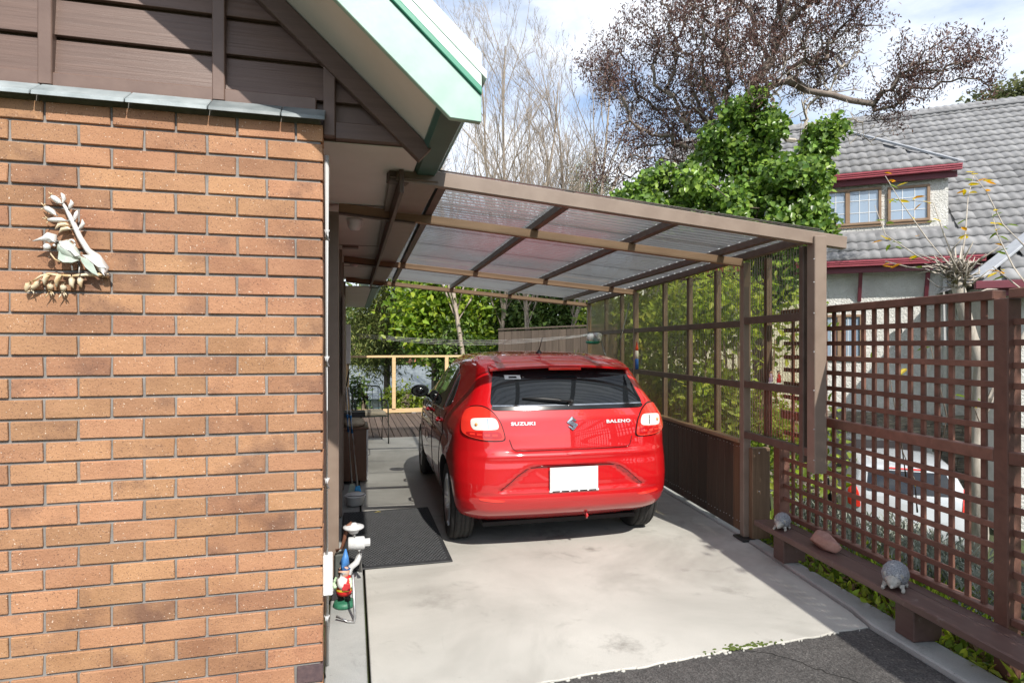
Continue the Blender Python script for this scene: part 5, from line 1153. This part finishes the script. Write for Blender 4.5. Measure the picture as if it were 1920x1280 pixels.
# hedge and creepers outside the carport's clear wall
hb = [((wallx(y)+random.uniform(1.0,1.7), y, random.uniform(.2,2.2)), (.55,.6,.6)) for y in np.arange(6.2, 12.5, .22)]+[((wallx(y)+1.6, y, 2.0), (.5,.5,.6)) for y in np.arange(7, 12.5, .45)]+[((wallx(y)+1.5, y, .4), (.5,.5,.7)) for y in np.arange(5.6, 11, .4)]
hg = empty('hedge', (wallx(8)+1.4, 8, -.4), label='sunny yellow-green hedge pressed behind the corrugated wall', cat='hedge')
hp_ = blob_pts(hb, 18000, .3); o = link('foliage', leaves(hp_, .095, LHG, asp=.5, nb=(-.3,-.6,.6), name='foliage'), hg); o.matrix_parent_inverse = Matrix.Translation(-Vector(hg.location))
st_ = MB()
for i in range(26):
    y = 6+i*.24; x = wallx(y)+1.35; st_.tube([(x,y,ground_h(x,y)-.1),(x+random.uniform(-.2,.2),y+random.uniform(-.2,.2),.6),(x+random.uniform(-.3,.3),y,1.6)], [.03,.022,.01], 6)
K(st_, 'stems', BK, hg, smooth=True)
# leafy tree added out of view to keep the bench and the lattice in shade
tree('added_shade_tree', 'unseen leafy tree added right of the trellis to shade the bench', [(4.7,-.5,-.6),(4.5,-.4,.8),(4.2,-.2,1.5),(4.0,0,2.0)], [((3.95,.0,2.7),(.55,.8,.8)), ((4.0,-.1,3.7),(.6,.8,.65)), ((4.6,-.4,3.0),(.8,.8,.9)), ((4.6,.3,2.5),(.7,.6,.7))], 180, 19000, .09, LHG, BK, .16, r0=.07)
# pollarded tree with thin leafy shoots behind the trellis
pr = empty('pollarded_tree', (4.65, 4.0, -.5), label='pale pollarded tree with knotted head and yellowing shoots behind the trellis', cat='tree')
d5 = 5.9; h5 = lambda u, v, dd=0: at(u, v, d5+dd)
pm = MB(); g5 = h5(1830, 645); pm.tube([(g5.x,g5.y,ground_h(g5.x,g5.y)-.1), h5(1838,1000), h5(1830,850), h5(1838,680), h5(1812,600), h5(1797,540), h5(1795,515)], [.085,.07,.055,.05,.052,.055,.05], 10)
pm.tube([h5(1832,800), h5(1880,700), h5(1915,640), h5(1960,560)], [.04,.035,.03,.02], 8)
for k in range(80):
    a = random.uniform(0, 6.28); e = random.uniform(.1, 1.3); L_ = random.uniform(.12,.40); s0 = h5(1795+random.gauss(0,9), 520+random.gauss(0,10), random.gauss(0,.04)); d = Vector((math.cos(a)*math.cos(e), math.sin(a)*math.cos(e), math.sin(e)*.9))
    pm.tube([s0, s0+d*L_*.5+Vector((random.gauss(0,.03),random.gauss(0,.03),random.gauss(0,.03))), s0+d*L_], [.016,.010,.003], 5)
K(pm, 'trunk', BKP, pr, smooth=True)
LY = [leafmat('leaf_shoot_'+n, c1, c2, .2, .01, .45, .45) for n, c1, c2 in (('green', (.12,.20,.03), (.22,.30,.05)), ('yellow', (.55,.42,.03), (.70,.55,.05)), ('orange', (.60,.28,.03), (.65,.36,.04)))]
lm1 = MB().add([(0,0,0),(.02,.013,.004),(.048,.010,.002),(.07,0,-.004),(.048,-.010,.002),(.02,-.013,.004)], [(0,1,2,3),(0,3,4,5)])
LMS = [lm1.mesh('leaf', x, fix=False) for x in LY]
shoots = [[(1795,515),(1740,450),(1690,380),(1660,330)], [(1800,515),(1770,440),(1750,380),(1668,372)], [(1790,510),(1720,480),(1660,440),(1640,385)], [(1800,510),(1810,440),(1815,370),(1825,330)], [(1795,515),(1700,500),(1660,490)], [(1930,470),(1880,420),(1850,360),(1820,320)], [(1930,540),(1900,500),(1870,440),(1860,400)], [(1940,560),(1900,530),(1862,500)]]
for q in shoots:
    pts = [h5(u, v, .15*i) for i, (u, v) in enumerate(q)]; K(MB().tube(pts, [.010,.007,.005,.003][:len(pts)], 6), 'shoot', BKP, pr, smooth=True)
    for k in range(9 if len(q) > 3 else 6):
        t = random.uniform(.3, 1)*(len(pts)-1); i = min(len(pts)-2, int(t)); p = pts[i].lerp(pts[i+1], t-i)+Vector((random.gauss(0,.03),random.gauss(0,.03),random.gauss(0,.03)))
        o = link('leaf', random.choices(LMS, (5,3,2))[0], pr, p, (random.uniform(-.7,.7), random.uniform(-.5,.6), random.uniform(0,6.28)), (1.5,1.5,1.5)); o.matrix_parent_inverse = Matrix.Translation(-Vector(pr.location))
for (u, v) in ((1665,680),(1680,700),(1650,740),(1700,690),(1745,650),(1690,760),(1790,740),(1840,750),(1820,755),(1720,900),(1640,660),(1835,765)):
    o = link('leaf', random.choices(LMS, (5,3,1))[0], pr, at(u, v, 4.6), (random.uniform(-.7,.7), random.uniform(-.5,.6), random.uniform(0,6.28)), (1.4,)*3); o.matrix_parent_inverse = Matrix.Translation(-Vector(pr.location))
for q in (((1700,905),(1690,830),(1665,690)), ((1760,880),(1775,780),(1745,650)), ((1850,860),(1840,800),(1822,752)), ((1720,960),(1715,900),(1690,840))): K(MB().tube([at(u, v, 4.62) for u, v in q], [.007,.005,.003], 6), 'shoot', BK, pr, smooth=True)
# low planting behind the trellis: lavender, strappy grass, ground cover; leaf litter under the bench
def scatter(y0, y1, e0, e1, n): 
    y = rng.uniform(y0, y1, n); e = rng.uniform(e0, e1, n); x = 3.04+(y-4.27)*.113+e; return np.array([(a, b, ground_h(a, b)) for a, b in zip(x, y)])
LAV = leafmat('leaf_lavender', (.20,.22,.17), (.36,.38,.33), .25, .01, .7, .2)
lv = []
for c in scatter(2.3, 4.6, .75, 1.9, 26): lv.append(((c[0], c[1], c[2]+.22), (.26,.26,.24)))
link('lavender', leaves(blob_pts(lv, 7000, .4), .085, LAV, asp=.16, axis=(0,0,1), axis_w=.55, name='lavender'), kind='stuff', label='silvery lavender bushes behind the trellis')
gs = scatter(1.2, 5.2, .22, 1.2, 1500); gs[:, 2] += rng.uniform(-.02,.06, len(gs))
link('grass_clumps', leaves(gs, .22, LHG, asp=.09, axis=(0,0,1), axis_w=.62, name='grass_clumps'), kind='stuff', label='strappy green grass clumps at the foot of the trellis')
gs = scatter(1.0, 5.4, .19, 1.7, 3800); gs[:, 2] += rng.uniform(0,.16, len(gs))
link('ground_cover', leaves(gs, .07, LHG, asp=.6, nb_w=.5, name='ground_cover'), kind='stuff', label='leafy ground cover in the border behind the trellis')
LIT = leafmat('leaf_litter', (.16,.09,.045), (.34,.24,.13), .3, .02, .8, .1)
gs = scatter(1.0, 4.2, .06, .6, 1500); gs[:, 2] = np.maximum(gs[:, 2], -.06)+.012
link('leaf_litter', leaves(gs, .06, LIT, asp=.6, nb_w=.85, name='leaf_litter'), kind='stuff', label='brown fallen leaves lying under the bench')
gs = scatter(1.4, 4.0, .05, .17, 700); gs[:, 2] = -.05+rng.uniform(0,.06,700)
link('weeds', leaves(gs, .05, LHG, asp=.55, axis=(0,0,1), axis_w=.3, name='weeds'), kind='stuff', label='green weeds growing under the bench')
# strappy plants against the back fence
def flax(p, h_, lab):
    r = empty('strappy_plant', p, label=lab, cat='plant', group='strappy plants by the back fence'); n = 46
    mb = MB()
    for k in range(n):
        a = random.uniform(0, 6.28); s = random.uniform(.06,.26); hh = h_*random.uniform(.75,1.); d = Vector((math.cos(a), math.sin(a), 0)); q = Vector((-d.y, d.x, 0))*.009
        P_ = [d*.02, d*s*.35+Vector((0,0,hh*.55)), d*s*.8+Vector((0,0,hh*.92)), d*s*1.5+Vector((0,0,hh*(1.0 if k % 3 else .86)))]
        mb.add([P_[0]-q,P_[0]+q,P_[1]-q,P_[1]+q,P_[2]-q*.8,P_[2]+q*.8,P_[3]], [(0,1,3,2),(2,3,5,4),(4,5,6)])
    mb.build('blades', LHG, r)
    MB().lathe([(.0,0),(.09,0),(.12,.22),(.13,.22),(.13,.24),(.11,.24),(.10,.2),(0,.2)], 18, cap=False).build('pot', mat('terracotta', (.30,.13,.07), (.38,.18,.10), .85), r, smooth=True)
pA = at(1000, 645, 9.75); pB = at(1078, 645, 9.3); flax((pA.x, pA.y, 0), 1.46, 'smaller strappy green plant near the open end of the back fence'); flax((pB.x, pB.y, 0), 1.52, 'taller strappy plant below the clothesline bracket')
# ------------------------------------------------------------------ roofs and houses down the hill
def far_house(name, label, c, w, dpt, h_, rise, rz, wm, rm, over=.35):
    r = empty(name, c, rz, label=label, cat='house')
    MB().box(-w/2, w/2, -dpt/2, dpt/2, 0, h_).build('wall', wm, r)
    a, b = w/2+over, dpt/2+over
    MB().prism([(-a,-b,h_-.12),(-a,0,h_+rise),(-a,b,h_-.12),(-a,b,h_-.24),(-a,0,h_+rise-.12),(-a,-b,h_-.24)], (2*a,0,0)).build('roof', rm, r)
    for sx in (-1, 1): MB().prism([(sx*w/2,-dpt/2,h_),(sx*w/2,dpt/2,h_),(sx*w/2,0,h_+rise-.16)], (-sx*.1,0,0)).build('gable', wm, r)
    MB().bar((-a,-b-.05,h_-.18), (a,-b-.05,h_-.18), .10, .10).build('gutter', M['white'], r)
    for x in (-w*.28, w*.12):
        f = MB().box(x-.5, x+.5, -dpt/2-.04, -dpt/2-.005, .9, 2.1).build('window', M['white'], r); MB().box(x-.42, x+.42, -dpt/2-.055, -dpt/2-.042, .98, 2.02).build('pane', glossmat('far_pane', (.05,.07,.06), .05), f)
    dr = MB().box(w*.33-.42, w*.33+.42, -dpt/2-.04, -dpt/2-.005, .0, 2.05).build('door', mat('far_door', (.06,.075,.065), (.08,.1,.085), .6), r)
    return r
WWm = mat('far_white_boards', (.62,.62,.58), (.70,.70,.66), .7, 3); GRm = mat('far_grey_roof', (.15,.175,.18), (.21,.235,.24), .6, 3); ORm = mat('far_orange_roof', (.45,.17,.09), (.55,.23,.13), .8, 3); BLm = mat('far_blue_roof', (.09,.11,.20), (.13,.16,.27), .6, 3); TLm = mat('far_teal_roof', (.05,.16,.15), (.07,.20,.18), .6, 3)
p = at(745, 645, 27); far_house('weatherboard_house', 'white weatherboard house with grey roof below the deck', (p.x, p.y, -3.2), 8.5, 6, 2.87, .95, math.radians(-14), WWm, GRm)
p = at(668, 645, 45); far_house('orange_roofed_house', 'white house with orange tiled roof far down the hill', (p.x, p.y, -3.6), 8, 7, 3.5, 1.5, math.radians(25), WWm, ORm)
p = at(704, 645, 19); far_house('blue_roofed_shed', 'low shed with slate blue roof beyond the railing', (p.x, p.y, -3.6), 2.6, 3.6, 2.0, .5, math.radians(-10), WWm, BLm, .2)
p = at(800, 645, 18.5); far_house('dark_roofed_shed', 'low shed with dark navy roof under the trees', (p.x, p.y, -3.6), 2.4, 3, 2.0, .4, math.radians(-14), WWm, BLm, .2)
p = at(690, 645, 22); far_house('teal_roofed_shed', 'little shed with teal roof beside the weatherboard house', (p.x, p.y, -3.6), 2.2, 2.2, 2.2, .6, math.radians(60), WWm, TLm, .2)
